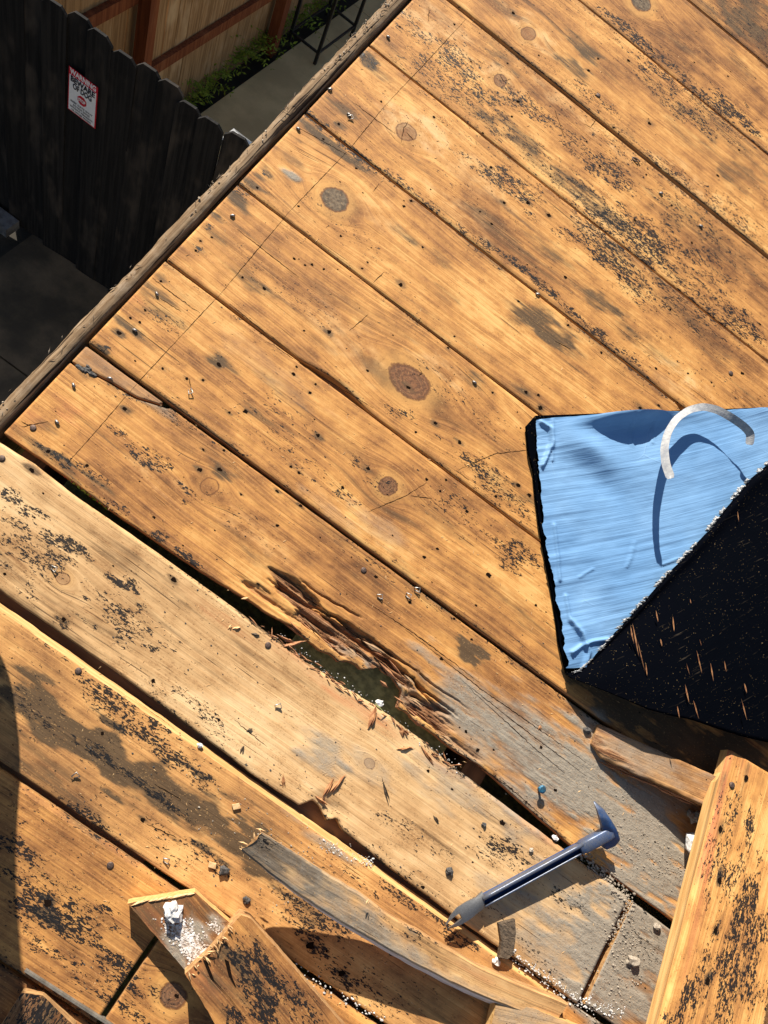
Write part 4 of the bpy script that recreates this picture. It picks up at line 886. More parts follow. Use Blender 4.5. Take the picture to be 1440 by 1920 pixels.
# re-mark it with its own stains
def remark(o, lists, seed, knots=(), ext=0.0):
    me = o.data; n = len(me.vertices); co = np.empty(n * 3); at = me.attributes['dc']; at.data.foreach_get('vector', co); co = co.reshape(-1, 3)
    for nm in ('dc', 'gc', 'm1', 'm2', 'kn'): me.attributes.remove(me.attributes[nm])
    board_attrs(me, co[:, 0], co[:, 1], lists, seed, knots, ext)
LR = (bl_ - tl); 
spR = locblobs(mtR, [(1390, 1510, .03, .02, .6), (1420, 1560, .03, .012, 1), (1300, 1560, .01, .01, .5), (1355, 1600, .05, .02, .6), (1380, 1650, .06, .02, .7), (1400, 1690, .06, .018, .8), (1380, 1740, .05, .014, 1), (1420, 1750, .06, .02, .8), (1340, 1740, .03, .012, .8), (1300, 1850, .04, .02, .7), (1270, 1880, .03, .02, 1), (1360, 1810, .04, .02, .9), (1390, 1850, .04, .02, .8), (1350, 1870, .05, .02, .8), (1430, 1900, .05, .02, .5), (1310, 1790, .04, .01, .6), (1430, 1640, .04, .012, .6), (1330, 1660, .03, .008, .5), (1240, 1910, .03, .02, .7)], .085)
stR = locblobs(mtR, [(1361, 1555, .02, .006, .9), (1351, 1650, .016, .005, .9), (1336, 1742, .012, .006, .9), (1313, 1835, .012, .007, .9), (1370, 1470, .03, .008, .6), (1421, 1458, .03, .005, .6), (1412, 1500, .03, .004, .4)], .085)
pkR = locblobs(mtR, [(1360, 1500, .10, .014, .9), (1350, 1440, .05, .03, .7), (1335, 1600, .08, .010, .8), (1420, 1430, .03, .03, .5), (1290, 1760, .08, .01, .6)], .085)
remark(o, [stR, spR, None, None, pkR, None], 71, (), .1)
mb = MB()
for x, y in [(1361, 1555), (1351, 1650), (1336, 1742), (1313, 1835), (1421, 1458)]:
    a, b = loc(mtR, x, y, .085); mb.disc(a, b, .0016, .0035, 9, 1.4, .3)
tag(mb.build('nail_holes', M['hole'], e), kind='stuff')
k = MB(); a, b = loc(mtR, 1370, 1472, .06); k.tube([(a, b, -.001), (a, b, .002), (a, b, .003)], [.005, .005, .003], 10); k.build('nail', M['rust'], e)
k = MB(); k.add([(.06, -W_R / 2 - .012 + 0.004, -.002), (.50, -W_R / 2 - .006, -.004), (.50, -W_R / 2 - .0005, -.006), (.04, -W_R / 2 - .0005, -.006), (.06, -W_R / 2 - .008, -.02), (.50, -W_R / 2 - .006, -.02), (.50, -W_R / 2 - .0005, -.02), (.04, -W_R / 2 - .0005, -.02)],
    [(0, 1, 2, 3), (4, 7, 6, 5), (0, 4, 5, 1), (3, 2, 6, 7), (0, 3, 7, 4), (1, 5, 6, 2)]); k.build('split_strip', M['pale_edge'], e)

# stub of board between the membrane and the loose plank
P0 = np.array(p3(1112, 1385, .006)); P1 = np.array(p3(1345, 1490, .052))
def lo_s(x, L_): return -.024 * np.clip((x + .012) / .035, .3, 1) + (fbm(x * 60, x * 0, 5, 3) - .5) * .004
def hi_s(x, L_): return .026 * np.clip((x + .02) / .022, .4, 1) + (fbm(x * 40, x * 0, 8, 3) - .5) * .002
e, o, mtS = frame_board('broken_stub', 'short broken plank stub wedged beneath the black flap corner', 'plank stub', P0, P1, .05, .026, 72, roll=.06, tint=(.22, .3, 0), lo_f=lo_s, hi_f=hi_s, rows=18, lists=[None, None, [(.06, 0, .1, .03, .5)], [(.02, -.012, .05, .006, 1), (.0, 0, .016, .02, .8)], [(.02, .02, .03, .01, .5)], None])
k = MB()
for i in range(14): k.shard((random.uniform(.03, .17), -.027 + random.uniform(-.004, .004), random.uniform(-.022, -.008)), random.gauss(0, .06), random.uniform(.03, .09), .004, .003, 0)
tag(k.build('torn_fibres', M['rotwood'], e), kind='stuff')

# the long bent lath in the foreground
up_px = [(489, 1560), (538, 1589), (588, 1622), (638, 1652), (688, 1682), (730, 1717), (788, 1747), (840, 1779), (908, 1817), (985, 1850), (1066, 1882)]
lo_px = [(452, 1594), (505, 1639), (562, 1680), (622, 1719), (680, 1753), (740, 1788), (800, 1820), (865, 1852), (930, 1880), (985, 1900), (1040, 1918)]
N_ = 110
ku = np.linspace(0, 1, len(up_px)); U1 = np.linspace(0, 1, N_)
hL = lambda u: .088 - .064 * u ** .8 + .0 * u
ux = np.interp(U1, ku, [p[0] for p in up_px]); uy = np.interp(U1, ku, [p[1] for p in up_px]); lx = np.interp(U1, ku, [p[0] for p in lo_px]); ly = np.interp(U1, ku, [p[1] for p in lo_px])
eu = np.array([p3(a, b, hL(u) + .004) for a, b, u in zip(ux, uy, U1)]); el = np.array([p3(a, b, hL(u)) for a, b, u in zip(lx, ly, U1)])
for arr in (eu, el):
    for _ in range(6): arr[1:-1] = (arr[:-2] + arr[1:-1] * 2 + arr[2:]) / 4
el[:, 1] += (fbm(U1 * 30, U1 * 0, 3, 3) - .5) * .0016; eu[:, 1] += (fbm(U1 * 30, U1 * 0 + 3, 3, 3) - .5) * .0016
rows_ = 16; V_ = []; Sx = []; Tx = []
along = np.concatenate([[0], np.cumsum(np.linalg.norm(np.diff(el, axis=0), axis=1))])
for i in range(N_):
    for j in range(rows_):
        v = j / (rows_ - 1); p = el[i] * (1 - v) + eu[i] * v
        e_ = .0015 * (1 if j in (0, rows_ - 1) else 0)
        jag = (fbm(j * 2.3, 1.1, 5, 2) - .5) * .012 * (1 if i < 1 else 0)
        V_.append((p[0] + jag, p[1], p[2] - e_)); Sx.append(along[i]); Tx.append(v * .045)
nb = len(V_)
TH = .030
for i in range(N_):
    for j in (0, rows_ - 1):
        q = V_[i * rows_ + j]; uu = i / (N_ - 1); V_.append((q[0] + .002, q[1] - (.011 * uu ** .8 if j == 0 else 0.0), q[2] - (.008 + .020 * uu ** .8))); Sx.append(along[i]); Tx.append(0 if j == 0 else .045)
F_ = []; FM = []
for i in range(N_ - 1):
    for j in range(rows_ - 1):
        a = i * rows_ + j; F_.append((a, a + rows_, a + rows_ + 1, a + 1)); FM.append(0)
    b0_, b1_ = nb + 2 * i, nb + 2 * i + 1
    F_.append((i * rows_, b0_, b0_ + 2, (i + 1) * rows_)); FM.append(1)
    F_.append((i * rows_ + rows_ - 1, (i + 1) * rows_ + rows_ - 1, b1_ + 2, b1_)); FM.append(2)
    F_.append((b0_, b1_, b1_ + 2, b0_ + 2)); FM.append(2)
F_.append(tuple([j for j in range(rows_)] + [nb + 1, nb])[::1]); FM.append(2)
F_.append(tuple([(N_ - 1) * rows_ + j for j in range(rows_)] + [nb + 2 * (N_ - 1) + 1, nb + 2 * (N_ - 1)])[::-1]); FM.append(2)
lorg = tuple(el[-1])
lath = thing('bent_lath', 'long warped narrow board with a grey worn side, raised above the deck', 'board', lorg)
o = mesh('lath_body', V_, F_, None, lath, smooth=False, org=lorg, mats=[M['board'], M['white_edge'], M['end_grain']], fmat=FM)
o['tint'] = (.0, .45, 0)
Sx = np.array(Sx); Tx = np.array(Tx) + 3.0
Lt = along[-1]
board_attrs(o.data, Sx, Tx, [[(.03, 3.02, .10, .05, .95), (.12, 3.03, .08, .02, .5), (.36, 3.03, .08, .015, .5), (.2, 3.01, .08, .02, .6)], [(.30, 3.035, .08, .012, .5), (.02, 3.03, .02, .012, .8)], [(.10, 3.02, .20, .06, .42), (.20, 3.012, .12, .03, .5), (.32, 3.0, .2, .01, .4)], None, [(.42, 3.03, .05, .01, .4)], [(.30, 3.01, .06, .02, .6)]], 73, ext=.1)
k = MB()
for i in range(6): k.shard((el[0][0] + random.uniform(-.004, .01), el[0][1] + random.uniform(-.002, .035), el[0][2] - random.uniform(.0, .012)), math.pi + random.gauss(0, .5), random.uniform(.006, .018), .003, .002, random.gauss(0, .2))
tag(k.build('torn_fibres', M['pale_splinter'], lath, org=lorg), kind='stuff')

# ------------------------------------------------------------------ broken chunks, lower left
def slab(name, label, cat, top_px, h, thick, seed, mat_edge, tint, lists_px, tilt=None, group=None, parts=None, knots=()):
    """broken piece: outline of its top face (photo points) at height h (number per point or one)"""
    hs = h if hasattr(h, '__len__') else [h] * len(top_px)
    P = np.array([p3(x, y, z) for (x, y), z in zip(top_px, hs)])
    c = P.mean(0); org = (c[0], c[1], c[2] - thick)
    e = thing(name, label, cat, org, group)
    # plane fit so that the face can be gridded
    A_ = np.c_[P[:, :2], np.ones(len(P))]; co = np.linalg.lstsq(A_, P[:, 2], rcond=None)[0]
    import bmesh
    bm = bmesh.new()
    # dense outline with small jags
    out = []
    for a, b in zip(P, np.roll(P, -1, 0)):
        n = max(2, int(np.linalg.norm(b - a) / .004))
        for k in range(n):
            q = a + (b - a) * k / n; q = q.copy(); q[0] += (fbm(q[0] * 220, q[1] * 220, seed, 3) - .5) * .0014; q[1] += (fbm(q[0] * 220 + 9, q[1] * 220, seed, 3) - .5) * .0014
            out.append(q)
    vs = [bm.verts.new(q - org) for q in out]
    f = bm.faces.new(vs); 
    if f.normal.z < 0 or True:
        bm.normal_update()
        if f.normal.z < 0: f.normal_flip()
    ext = bmesh.ops.extrude_face_region(bm, geom=[f])
    newv = [g_ for g_ in ext['geom'] if isinstance(g_, bmesh.types.BMVert)]
    # the extruded copy becomes the top; the original goes down
    for v in vs: v.co.z -= thick
    bm.normal_update()
    topf = [g_ for g_ in ext['geom'] if isinstance(g_, bmesh.types.BMFace)]
    bot = [q for q in bm.faces if q not in topf and len(q.verts) == len(vs)]
    bmesh.ops.recalc_face_normals(bm, faces=bm.faces[:])
    tf_ = topf[0]
    r = bmesh.ops.poke(bm, faces=[tf_])
    for k in range(3):
        te = set(e2 for q in bm.faces if q.normal.z > .8 and q.calc_center_median().z > -thick * .2 + (c[2] - org[2]) - .02 for e2 in q.edges)
        long = [e2 for e2 in te if e2.calc_length() > .008]
        if not long: break
        bmesh.ops.subdivide_edges(bm, edges=long, cuts=1, use_grid_fill=True)
    bmesh.ops.triangulate(bm, faces=[q for q in bm.faces if len(q.verts) > 4])
    me = bpy.data.meshes.new(name + '_body'); bm.normal_update()
    for q in bm.faces: q.material_index = 0 if q.normal.z > .75 else 1
    bm.to_mesh(me); bm.free()
    me.materials.append(M['board']); me.materials.append(M[mat_edge])
    o = bpy.data.objects.new('piece_body', me); C.objects.link(o); o.parent = e; o['tint'] = tint
    n = len(me.vertices); cv = np.empty(n * 3); me.vertices.foreach_get('co', cv); cv = cv.reshape(-1, 3)
    d = P[1] - P[0] if parts is None else np.array(px(*parts[1])) - np.array(px(*parts[0])); d = d[:2] / np.linalg.norm(d[:2])
    Sl = cv[:, 0] * d[0] + cv[:, 1] * d[1]; Tl = -cv[:, 0] * d[1] + cv[:, 1] * d[0]
    LL = []
    for l in lists_px:
        if not l: LL.append(None); continue
        r = []
        for x, y, a, b, k in l:
            q = np.array(p3(x, y, float(np.mean(hs)))) - org; r.append((q[0] * d[0] + q[1] * d[1], -q[0] * d[1] + q[1] * d[0], a, b, k))
        LL.append(r)
    board_attrs(me, Sl, Tl, LL, seed)
    return e, o, org

e1, o1, og1 = slab('broken_board_end', 'split board end coated with white plaster, lying beneath the charred chunk', 'board piece', [(239, 1694), (348, 1820), (420, 1850), (470, 1790), (433, 1732), (383, 1689), (366, 1673)][::1], .030, .024, 81, 'pale_edge', (.36, 0, 0),
    [[(300, 1700, .06, .04, .7), (400, 1740, .05, .03, .5)], None, [(352, 1768, .022, .03, 1.2), (402, 1738, .012, .010, .9)], None, [(300, 1740, .05, .04, .5)], None], parts=((239, 1694), (348, 1820)))
# plaster crust
def crust_mat():
    g = G('plaster crust'); tc = g.n('ShaderNodeTexCoord').outputs['Object']
    a = g.noise(g.mul(tc, (150, 150, 150)), 1.0, 5, .7); g.bump(a, .003, 1)
    return g.fin(g.mix(g.ss(a, .35, .6), (.34, .24, .16), (.80, .76, .72)), .9)
M['crust'] = crust_mat()
mb = MB()
for i in range(900):
    x = random.gauss(352, 22); y = 1765 + (x - 352) * .9 + random.gauss(0, 17)
    if not (285 < x < 420 and 1715 < y < 1825): continue
    if (x - 239) * 1.16 + 1694 < y - 2: continue
    mb.rock(p3(x, y, .0303), random.uniform(.0005, .0017), (1.3, 1.2, .3), 1)
for i in range(40): mb.rock(p3(random.gauss(402, 8), random.gauss(1738, 8), .030), random.uniform(.0005, .0015), (1.2, 1.2, .3), 1)
tag(mb.build('plaster_crust', M['crust'], e1, org=og1), kind='stuff')
k = MB()
for i in range(12): u_ = random.random(); k.shard(p3(245 + u_ * 115, 1695 - u_ * 19, .0305), math.radians(47) + random.gauss(0, .05), random.uniform(.010, .022), .0035, .002, 0)
tag(k.build('pale_fibres', M['pale_splinter'], e1, org=og1), kind='stuff')
rk = MB(); c_ = p3(324, 1706, .030); rk.rock(c_, .0125, (1.1, .9, .9), 3)
tag(rk.build('plaster_lump', M['chalk_stone'], None, frame=ROOF, org=c_), 'white plaster lump sitting on the split board end', 'plaster lump')

h2 = [.050, .052, .050, .046, .046, .048]
e2, o2, og2 = slab('charred_board_chunk', 'broken board chunk with charred black patches and a torn splintery end', 'board piece', [(347, 1826), (392, 1900), (440, 1990), (700, 1990), (620, 1895), (470, 1722), (452, 1716), (433, 1736), (392, 1785)], .052, .034, 82, 'end_grain', (.28, 0, 0),
    [[(455, 1840, .06, .05, .6), (430, 1800, .03, .02, .8), (520, 1880, .05, .03, .4)], [(460, 1790, .03, .014, .8), (480, 1830, .04, .03, .95), (440, 1800, .02, .01, 1.1), (500, 1800, .03, .01, .7), (490, 1890, .03, .025, 1.1), (540, 1860, .04, .02, .7), (560, 1900, .04, .02, .5), (440, 1905, .02, .01, .9)], None, None, [(380, 1830, .03, .02, .4)], None], parts=((433, 1736), (600, 1930)))
k = MB()
for i in range(26):
    u = random.random(); x = 350 + u * 85; y = 1822 - u * 88
    k.shard(p3(x + random.gauss(4, 5), y + random.gauss(4, 5), .052 + random.random() * .006), random.gauss(math.radians(-20), .7), random.uniform(.003, .014), random.uniform(.001, .003), .002, random.gauss(.1, .25))
tag(k.build('torn_fibres', M['pale_splinter'], e2, org=og2), kind='stuff')
k = MB()
for c in [[(384, 1800), (398, 1835), (430, 1870), (470, 1925)], [(425, 1800), (432, 1830), (442, 1850)]]:
    P = [np.array(p3(*q, .0535)) for q in c]
    v = []
    for i, q in enumerate(P): w = [.006, .005, .0015, .0008][i]; v += [tuple(q + (w * .6, 0, 0)), tuple(q - (w * .6, 0, 0))]
    k.add(v, [(2 * i, 2 * i + 1, 2 * i + 3, 2 * i + 2) for i in range(len(P) - 1)])
k.build('split', M['hole'], e2, org=og2)

# tarred fragment, bottom left, and a grey metal edge
e3, o3, og3 = slab('tarred_fragment', 'tar covered board fragment in the bottom left corner of the deck', 'board piece', [(40, 1862), (-40, 1990), (150, 1990), (140, 1925), (80, 1866)], .012, .018, 83, 'rotwood' if False else 'end_grain', (.5, 0, 0), [[(80, 1890, .04, .04, .9)], [(80, 1890, .05, .04, 1.1)], None, [(60, 1870, .04, .02, .8)], None, None])
k = MB(); a = np.array(p3(45, 1822, .008)); b = np.array(p3(205, 1925, .008)); dd = (b - a) / np.linalg.norm(b - a)
b = b + dd * .25; a = a - dd * .0
nn = np.array([-dd[1], dd[0], 0])
k.add([tuple(a), tuple(b), tuple(b + nn * .003), tuple(a + nn * .003), tuple(a - (0, 0, .012)), tuple(b - (0, 0, .012)), tuple(b + nn * .003 - (0, 0, .012)), tuple(a + nn * .003 - (0, 0, .012))], [(0, 1, 2, 3), (7, 6, 5, 4), (0, 4, 5, 1), (2, 6, 7, 3), (1, 5, 6, 2), (0, 3, 7, 4)])
tag(k.build('metal_strip', M['grey_post'], None, frame=ROOF, org=tuple(a)), 'grey metal edging strip along the gap in the bottom left corner', 'metal strip')

# pale board end at the bottom edge
e4, o4, og4 = slab('pale_board_end', 'pale board end poking in beside the lower end of the warped board', 'board piece', [(920, 1930), (900, 2010), (1120, 2000), (1100, 1932), (1000, 1890), (942, 1882), (930, 1884)], .030, .02, 84, 'pale_edge', (-.02, .8, 0), [None, None, [(980, 1905, .05, .02, .5)], None, None, None], parts=((935, 1885), (1080, 1920)))

# tar / bark bit by the bar
P = [(935, 1732), (950, 1728), (966, 1724), (968, 1750), (962, 1790), (952, 1800), (936, 1796), (940, 1765)]
k = MB(); pts = [tuple(px(x, y, .012)) for x, y in P][::-1]
if sum((pts[i][0] * pts[(i + 1) % len(pts)][1] - pts[(i + 1) % len(pts)][0] * pts[i][1]) for i in range(len(pts))) < 0: pts = pts[::-1]
k.prism(pts, .003, lambda a, b: .012 + (float(fbm(a * 200, b * 200, 5)) - .5) * .006, .001)
og = (*px(950, 1765), .003)
tag(k.build('bark_flake', M['bark'], None, frame=ROOF, org=og), 'dark brown bark flake standing below the pry bar handle', 'bark flake')

# ------------------------------------------------------------------ the pry bar
def bar_material():
    g = G('worn blue steel'); tc = g.n('ShaderNodeTexCoord').outputs['Object']
    a = g.noise(g.mul(tc, (90, 90, 90)), 1.0, 5, .65); b = g.noise(g.mul(tc, (600, 600, 600)), 1.0, 3, .6)
    wear = g.sep(g.attr('wear')[1])[0]
    wf = g.ss(g.ma('ADD', wear, g.ma('ADD', g.ma('MULTIPLY', g.ma('SUBTRACT', a, .5), .5), g.ma('MULTIPLY', g.ma('SUBTRACT', b, .5), .5))), .15, .8)
    col = g.mix(wf, g.mix(b, (0.012, 0.045, 0.14), (0.02, 0.08, 0.23)), g.mix(b, (0.10, 0.10, 0.10), (0.26, 0.26, 0.26)))
    g.bump(g.ma('ADD', a, g.ma('MULTIPLY', b, .4)), .0006, .4)
    return g.fin(col, g.mix(wf, (0.36, .36, .36), (0.40, .40, .40)), g.ma('MULTIPLY', wf, .6), .4)
M['bar'] = bar_material()
borg = (*px(880, 1720), 0.0)
bar = thing('pry_bar', 'blue steel nail puller with slotted handle, lying across two planks', 'pry bar', borg)
def smooth_prof(pts_w, zc, name, wear_f, n=14, par=None):
    """loft of rounded rectangles. pts_w: list of (centre xyz, half width, half height, side dir)"""
    V_ = []; W = []
    for (c, hw, hh, sd_) in pts_w:
        c = np.array(c); sd_ = np.array(sd_) / np.linalg.norm(sd_)
        upv = np.array([0, 0, 1.0]); upv = upv - sd_ * (upv @ sd_); upv /= np.linalg.norm(upv)
        for j in range(n):
            t = 2 * math.pi * (j + .5) / n; ct, st = math.cos(t), math.sin(t)
            e = .45; x = math.copysign(abs(ct) ** e, ct); y = math.copysign(abs(st) ** e, st)
            V_.append(tuple(c + sd_ * x * hw + upv * y * hh)); W.append(wear_f(c, x, y))
    k = len(pts_w)
    F_ = [(i * n + j, i * n + (j + 1) % n, (i + 1) * n + (j + 1) % n, (i + 1) * n + j) for i in range(k - 1) for j in range(n)]
    F_ += [tuple(range(n - 1, -1, -1)), tuple((k - 1) * n + j for j in range(n))]
    o = mesh(name, V_, F_, M['bar'], par, smooth=True, org=borg)
    at = o.data.attributes.new('wear', 'FLOAT_VECTOR', 'POINT'); at.data.foreach_set('vector', np.array([(w_, 0, 0) for w_ in W], np.float32).ravel())
    return o
a0 = np.array(p3(905, 1690, .019)); a1 = np.array(p3(1092, 1588, .026))
ax = (a1 - a0) / np.linalg.norm(a1 - a0); sdb = np.cross((0, 0, 1), ax); sdb /= np.linalg.norm(sdb)   # sdb: towards the upper left of the photo
# handle: two flanges with a web between; the slot opens towards lower right & up
def rail(off, z, hw, hh, name, wr):
    return smooth_prof([(a0 + (a1 - a0) * u + sdb * off + np.array([0, 0, z]), hw * (.9 + .1 * math.sin(math.pi * u)), hh, sdb) for u in np.linspace(0, 1, 12)], 0, name, lambda c, x, y: wr + (.12 if y > .5 else 0), par=bar)
rail(.0054, .003, .0031, .0066, 'flange', .42)
rail(-.0068, -.001, .0017, .0058, 'flange', .40)
web = MB()
for u0 in [0]:
    v = []
    for u in (0, 1):
        c = a0 + (a1 - a0) * u
        for off, z in ((-.0076, -.008), (.0072, -.008), (.0072, -.0015), (-.0076, -.0045)): v.append(tuple(c + sdb * off + np.array([0, 0, z])))
    web.add(v, [(0, 1, 5, 4), (1, 2, 6, 5), (2, 3, 7, 6), (3, 0, 4, 7), (0, 3, 2, 1), (4, 5, 6, 7)])
o = web.build('web', M['bar'], bar, org=borg)
at = o.data.attributes.new('wear', 'FLOAT_VECTOR', 'POINT')
# solid shoulder near the head and the neck before the claw
smooth_prof([(a1 + ax * d, hw, hh, sdb) for d, hw, hh in [(-.006, .0084, .0090), (-.001, .0086, .0094), (0, .0096, .0104), (.02, .0098, .0106), (.044, .0097, .0106), (.052, .0088, .0098)]], 0, 'shoulder', lambda c, x, y: .25 + (.2 if y > .6 or abs(x) > .85 else 0), par=bar)
# bent head: a pointed claw leaving the shoulder towards the upper left, convex across, thinning to its tip
q6 = np.linspace(0, 1, 7)
c_out = [(1138, 1593), (1153, 1587), (1163, 1575), (1157, 1556), (1146, 1537), (1133, 1518), (1115, 1502)]
c_in = [(1118, 1568), (1127, 1564), (1131, 1560), (1129, 1548), (1124, 1532), (1119, 1517), (1113, 1504)]
c_h = [.020, .024, .030, .038, .043, .042, .036]
V_ = []; ni_, nj_ = 30, 9; WR = []
for i in range(ni_):
    t = i / (ni_ - 1); hh = float(np.interp(t, q6, c_h))
    A3 = np.array(p3(np.interp(t, q6, [p[0] for p in c_out]), np.interp(t, q6, [p[1] for p in c_out]), hh)); B3 = np.array(p3(np.interp(t, q6, [p[0] for p in c_in]), np.interp(t, q6, [p[1] for p in c_in]), hh + .002))
    thk = .016 * (1 - t) ** .8 + .0015
    top = []
    for j in range(nj_):
        v = j / (nj_ - 1); p = A3 * (1 - v) + B3 * v; p[2] += .0045 * (1 - abs(2 * v - .9)) * (1 - t * .7); top.append(p); V_.append(tuple(p)); WR.append(.18 + .6 * max(0, t - .45) + (.25 if j in (0, nj_ - 1) else 0))
    for j in range(nj_):
        p = top[j]; V_.append((p[0], p[1], p[2] - thk * (.6 + .4 * math.sin(math.pi * j / (nj_ - 1))))); WR.append(.3)
F_ = []; w2_ = nj_ * 2
for i in range(ni_ - 1):
    for j in range(nj_ - 1):
        a = i * w2_ + j; F_.append((a, a + 1, a + 1 + w2_, a + w2_)); b = a + nj_; F_.append((b, b + w2_, b + w2_ + 1, b + 1))
    for j, s_ in ((0, 1), (nj_ - 1, -1)):
        a = i * w2_ + j; f = (a, a + w2_, a + w2_ + nj_, a + nj_); F_.append(f if s_ > 0 else f[::-1])
for a, s_ in ((0, 1), ((ni_ - 1) * w2_, -1)):
    for j in range(nj_ - 1):
        f = (a + j, a + nj_ + j, a + nj_ + j + 1, a + j + 1); F_.append(f if s_ > 0 else f[::-1])
o = mesh('claw', V_, F_, M['bar'], bar, smooth=True, org=borg)
at = o.data.attributes.new('wear', 'FLOAT_VECTOR', 'POINT'); at.data.foreach_set('vector', np.array([(w_, 0, 0) for w_ in WR], np.float32).ravel())
md = o.modifiers.new('e', 'EDGE_SPLIT'); md.split_angle = math.radians(38)
# flattened forked tip at the lower left
fa = a0 - ax * .0; 
out_up = [(905, 1672), (893, 1683), (875, 1691), (857, 1702), (845, 1716), (835, 1733)]
mid_c = [(905, 1692), (892, 1700), (876, 1706), (862, 1716), (850, 1724), (843, 1733)]
out_lo = [(908, 1703), (896, 1712), (884, 1722), (870, 1731), (856, 1738), (841, 1742)]
nt_ = 13
def strip(A_, B2, z0, z1, name):
    q = np.linspace(0, 1, len(A_)); T_ = np.linspace(0, 1, nt_)
    VA = [p3(np.interp(t, q, [p[0] for p in A_]), np.interp(t, q, [p[1] for p in A_]), z0 + (z1 - z0) * t) for t in T_]
    VB = [p3(np.interp(t, q, [p[0] for p in B2]), np.interp(t, q, [p[1] for p in B2]), z0 + (z1 - z0) * t) for t in T_]
    return VA, VB
q6 = np.linspace(0, 1, 6)
V_ = []; nj = 9
fz = lambda t: .022 + .004 * math.sin(t * 3) - .008 * t ** 2
for i in range(nt_ * 2):
    t = i / (nt_ * 2 - 1)
    A3 = np.array(p3(np.interp(t, q6, [p[0] for p in out_up]), np.interp(t, q6, [p[1] for p in out_up]), fz(t)))
    B3 = np.array(p3(np.interp(t, q6, [p[0] for p in out_lo]), np.interp(t, q6, [p[1] for p in out_lo]), fz(t)))
    thk = .010 * (1 - t) + .0022
    notch = max(0, (t - .58) / .42); nw = .22 * notch ** .5 if notch > 0 else 0
    for j in range(nj):
        v = j / (nj - 1)
        vv = v
        if nw > 0:
            if v < .5: vv = v / .5 * (.5 - nw)
            elif v > .5: vv = .5 + nw + (v - .5) / .5 * (.5 - nw)
        p = A3 * (1 - vv) + B3 * vv; p[2] += .0035 * math.sin(math.pi * vv) * (1 - t * .6)
        V_.append(tuple(p))
    for j in range(nj):
        p = V_[i * nj * 2 + j]; V_.append((p[0], p[1], p[2] - thk * (.4 + .6 * math.sin(math.pi * j / (nj - 1)))))
F_ = []; ni = nt_ * 2; wd_ = nj * 2
for i in range(ni - 1):
    t = i / (ni - 1)
    for j in range(nj - 1):
        if t >= .58 and j in (3, 4): 
            # the notch: leave open, close its walls
            continue
        a = i * wd_ + j; F_.append((a, a + 1, a + 1 + wd_, a + wd_)); b = a + nj; F_.append((b, b + wd_, b + wd_ + 1, b + 1))
    for j, s_ in ((0, 1), (nj - 1, -1)) + (((3, -1), (5, 1)) if t >= .58 else ()):
        a = i * wd_ + j; f = (a, a + wd_, a + wd_ + nj, a + nj); F_.append(f if s_ > 0 else f[::-1])
a = (ni - 1) * wd_
for j in range(nj - 1):
    if j in (3, 4): continue
    F_.append((a + j, a + j + 1, a + j + 1 + nj, a + j + nj))
i0 = int(math.ceil(.58 * (ni - 1))); 
for j in (3, 4): F_.append((i0 * wd_ + j, i0 * wd_ + j + 1, i0 * wd_ + j + 1 + nj, i0 * wd_ + j + nj))
for j in range(nj - 1): F_.append((j, j + nj, j + nj + 1, j + 1))
o = mesh('forked_tip', V_, F_, M['bar'], bar, smooth=True, org=borg)
at = o.data.attributes.new('wear', 'FLOAT_VECTOR', 'POINT'); at.data.foreach_set('vector', np.array([(.8, 0, 0)] * len(V_), np.float32).ravel())
md = o.modifiers.new('e', 'EDGE_SPLIT'); md.split_angle = math.radians(50)

# ------------------------------------------------------------------ loose splinters and grit
big = [(697, 1345, 62, .042, .011, 'brown', 'brown forked splinter lying below the rotted hole'), (752, 1372, 100, .018, .007, 'brown', 'short upright splinter at the lip of the rotted hole'), (757, 1403, 2, .030, .006, 'brown', 'flat brown splinter right of the hole below its lip'), (720, 1480, -80, .048, .004, 'dark', 'long dark curved sliver beside the small knot'),
    (548, 1208, 10, .045, .008, 'red', 'reddish splinter bridging the left end of the rotted hole'), (800, 1418, -60, .034, .005, 'brown', 'dark thin splinter right of the short upright one'), (535, 1198, -30, .034, .006, 'red', 'red brown splinter poking from the gap left of the hole'), (615, 1475, 52, .034, .006, 'brown', 'brown splinter across the chipped notch of the pale plank'),
    (630, 1470, 40, .042, .008, 'brown', 'thick brown splinter standing over the chipped notch'), (600, 1500, -40, .030, .007, 'brown', 'splinter at the left side of the chipped notch'), (530, 1465, 88, .020, .004, 'brown', 'thin upright splinter on the pale plank left of the notch'), (443, 1178, 12, .014, .004, 'pale', 'pale splinter left of the gap below the rot'), (478, 1190, -15, .014, .004, 'dark', 'dark splinter beside the nail head below the rot'),
    (430, 1176, 50, .010, .003, 'pale', 'small pale splinter in the middle of the pale plank'), (453, 1405, 60, .014, .004, 'dark', 'dark splinter near the lower edge of the pale plank'), (815, 1535, -65, .014, .005, 'dark', 'small dark sliver left of the bar'), (467, 1368, 12, .010, .004, 'dark', 'stubby dark splinter on the pale plank'), (460, 1122, 10, .014, .004, 'pale', 'pale splinter caught at the upper lip of the gap'),
    (1012, 1364, 55, .010, .004, 'brown', 'short brown splinter on the dusty plank'), (688, 1692, 60, .010, .003, 'pale', 'pale chip on top of the warped board'), (880, 1840, 60, .012, .005, 'pale', 'pale chip near the lower end of the warped board')]
hb = {688: .07, 880: .035}
mcol = {'brown': M['splinter'], 'dark': M['bark'], 'red': M['rotwood'], 'pale': M['pale_splinter']}
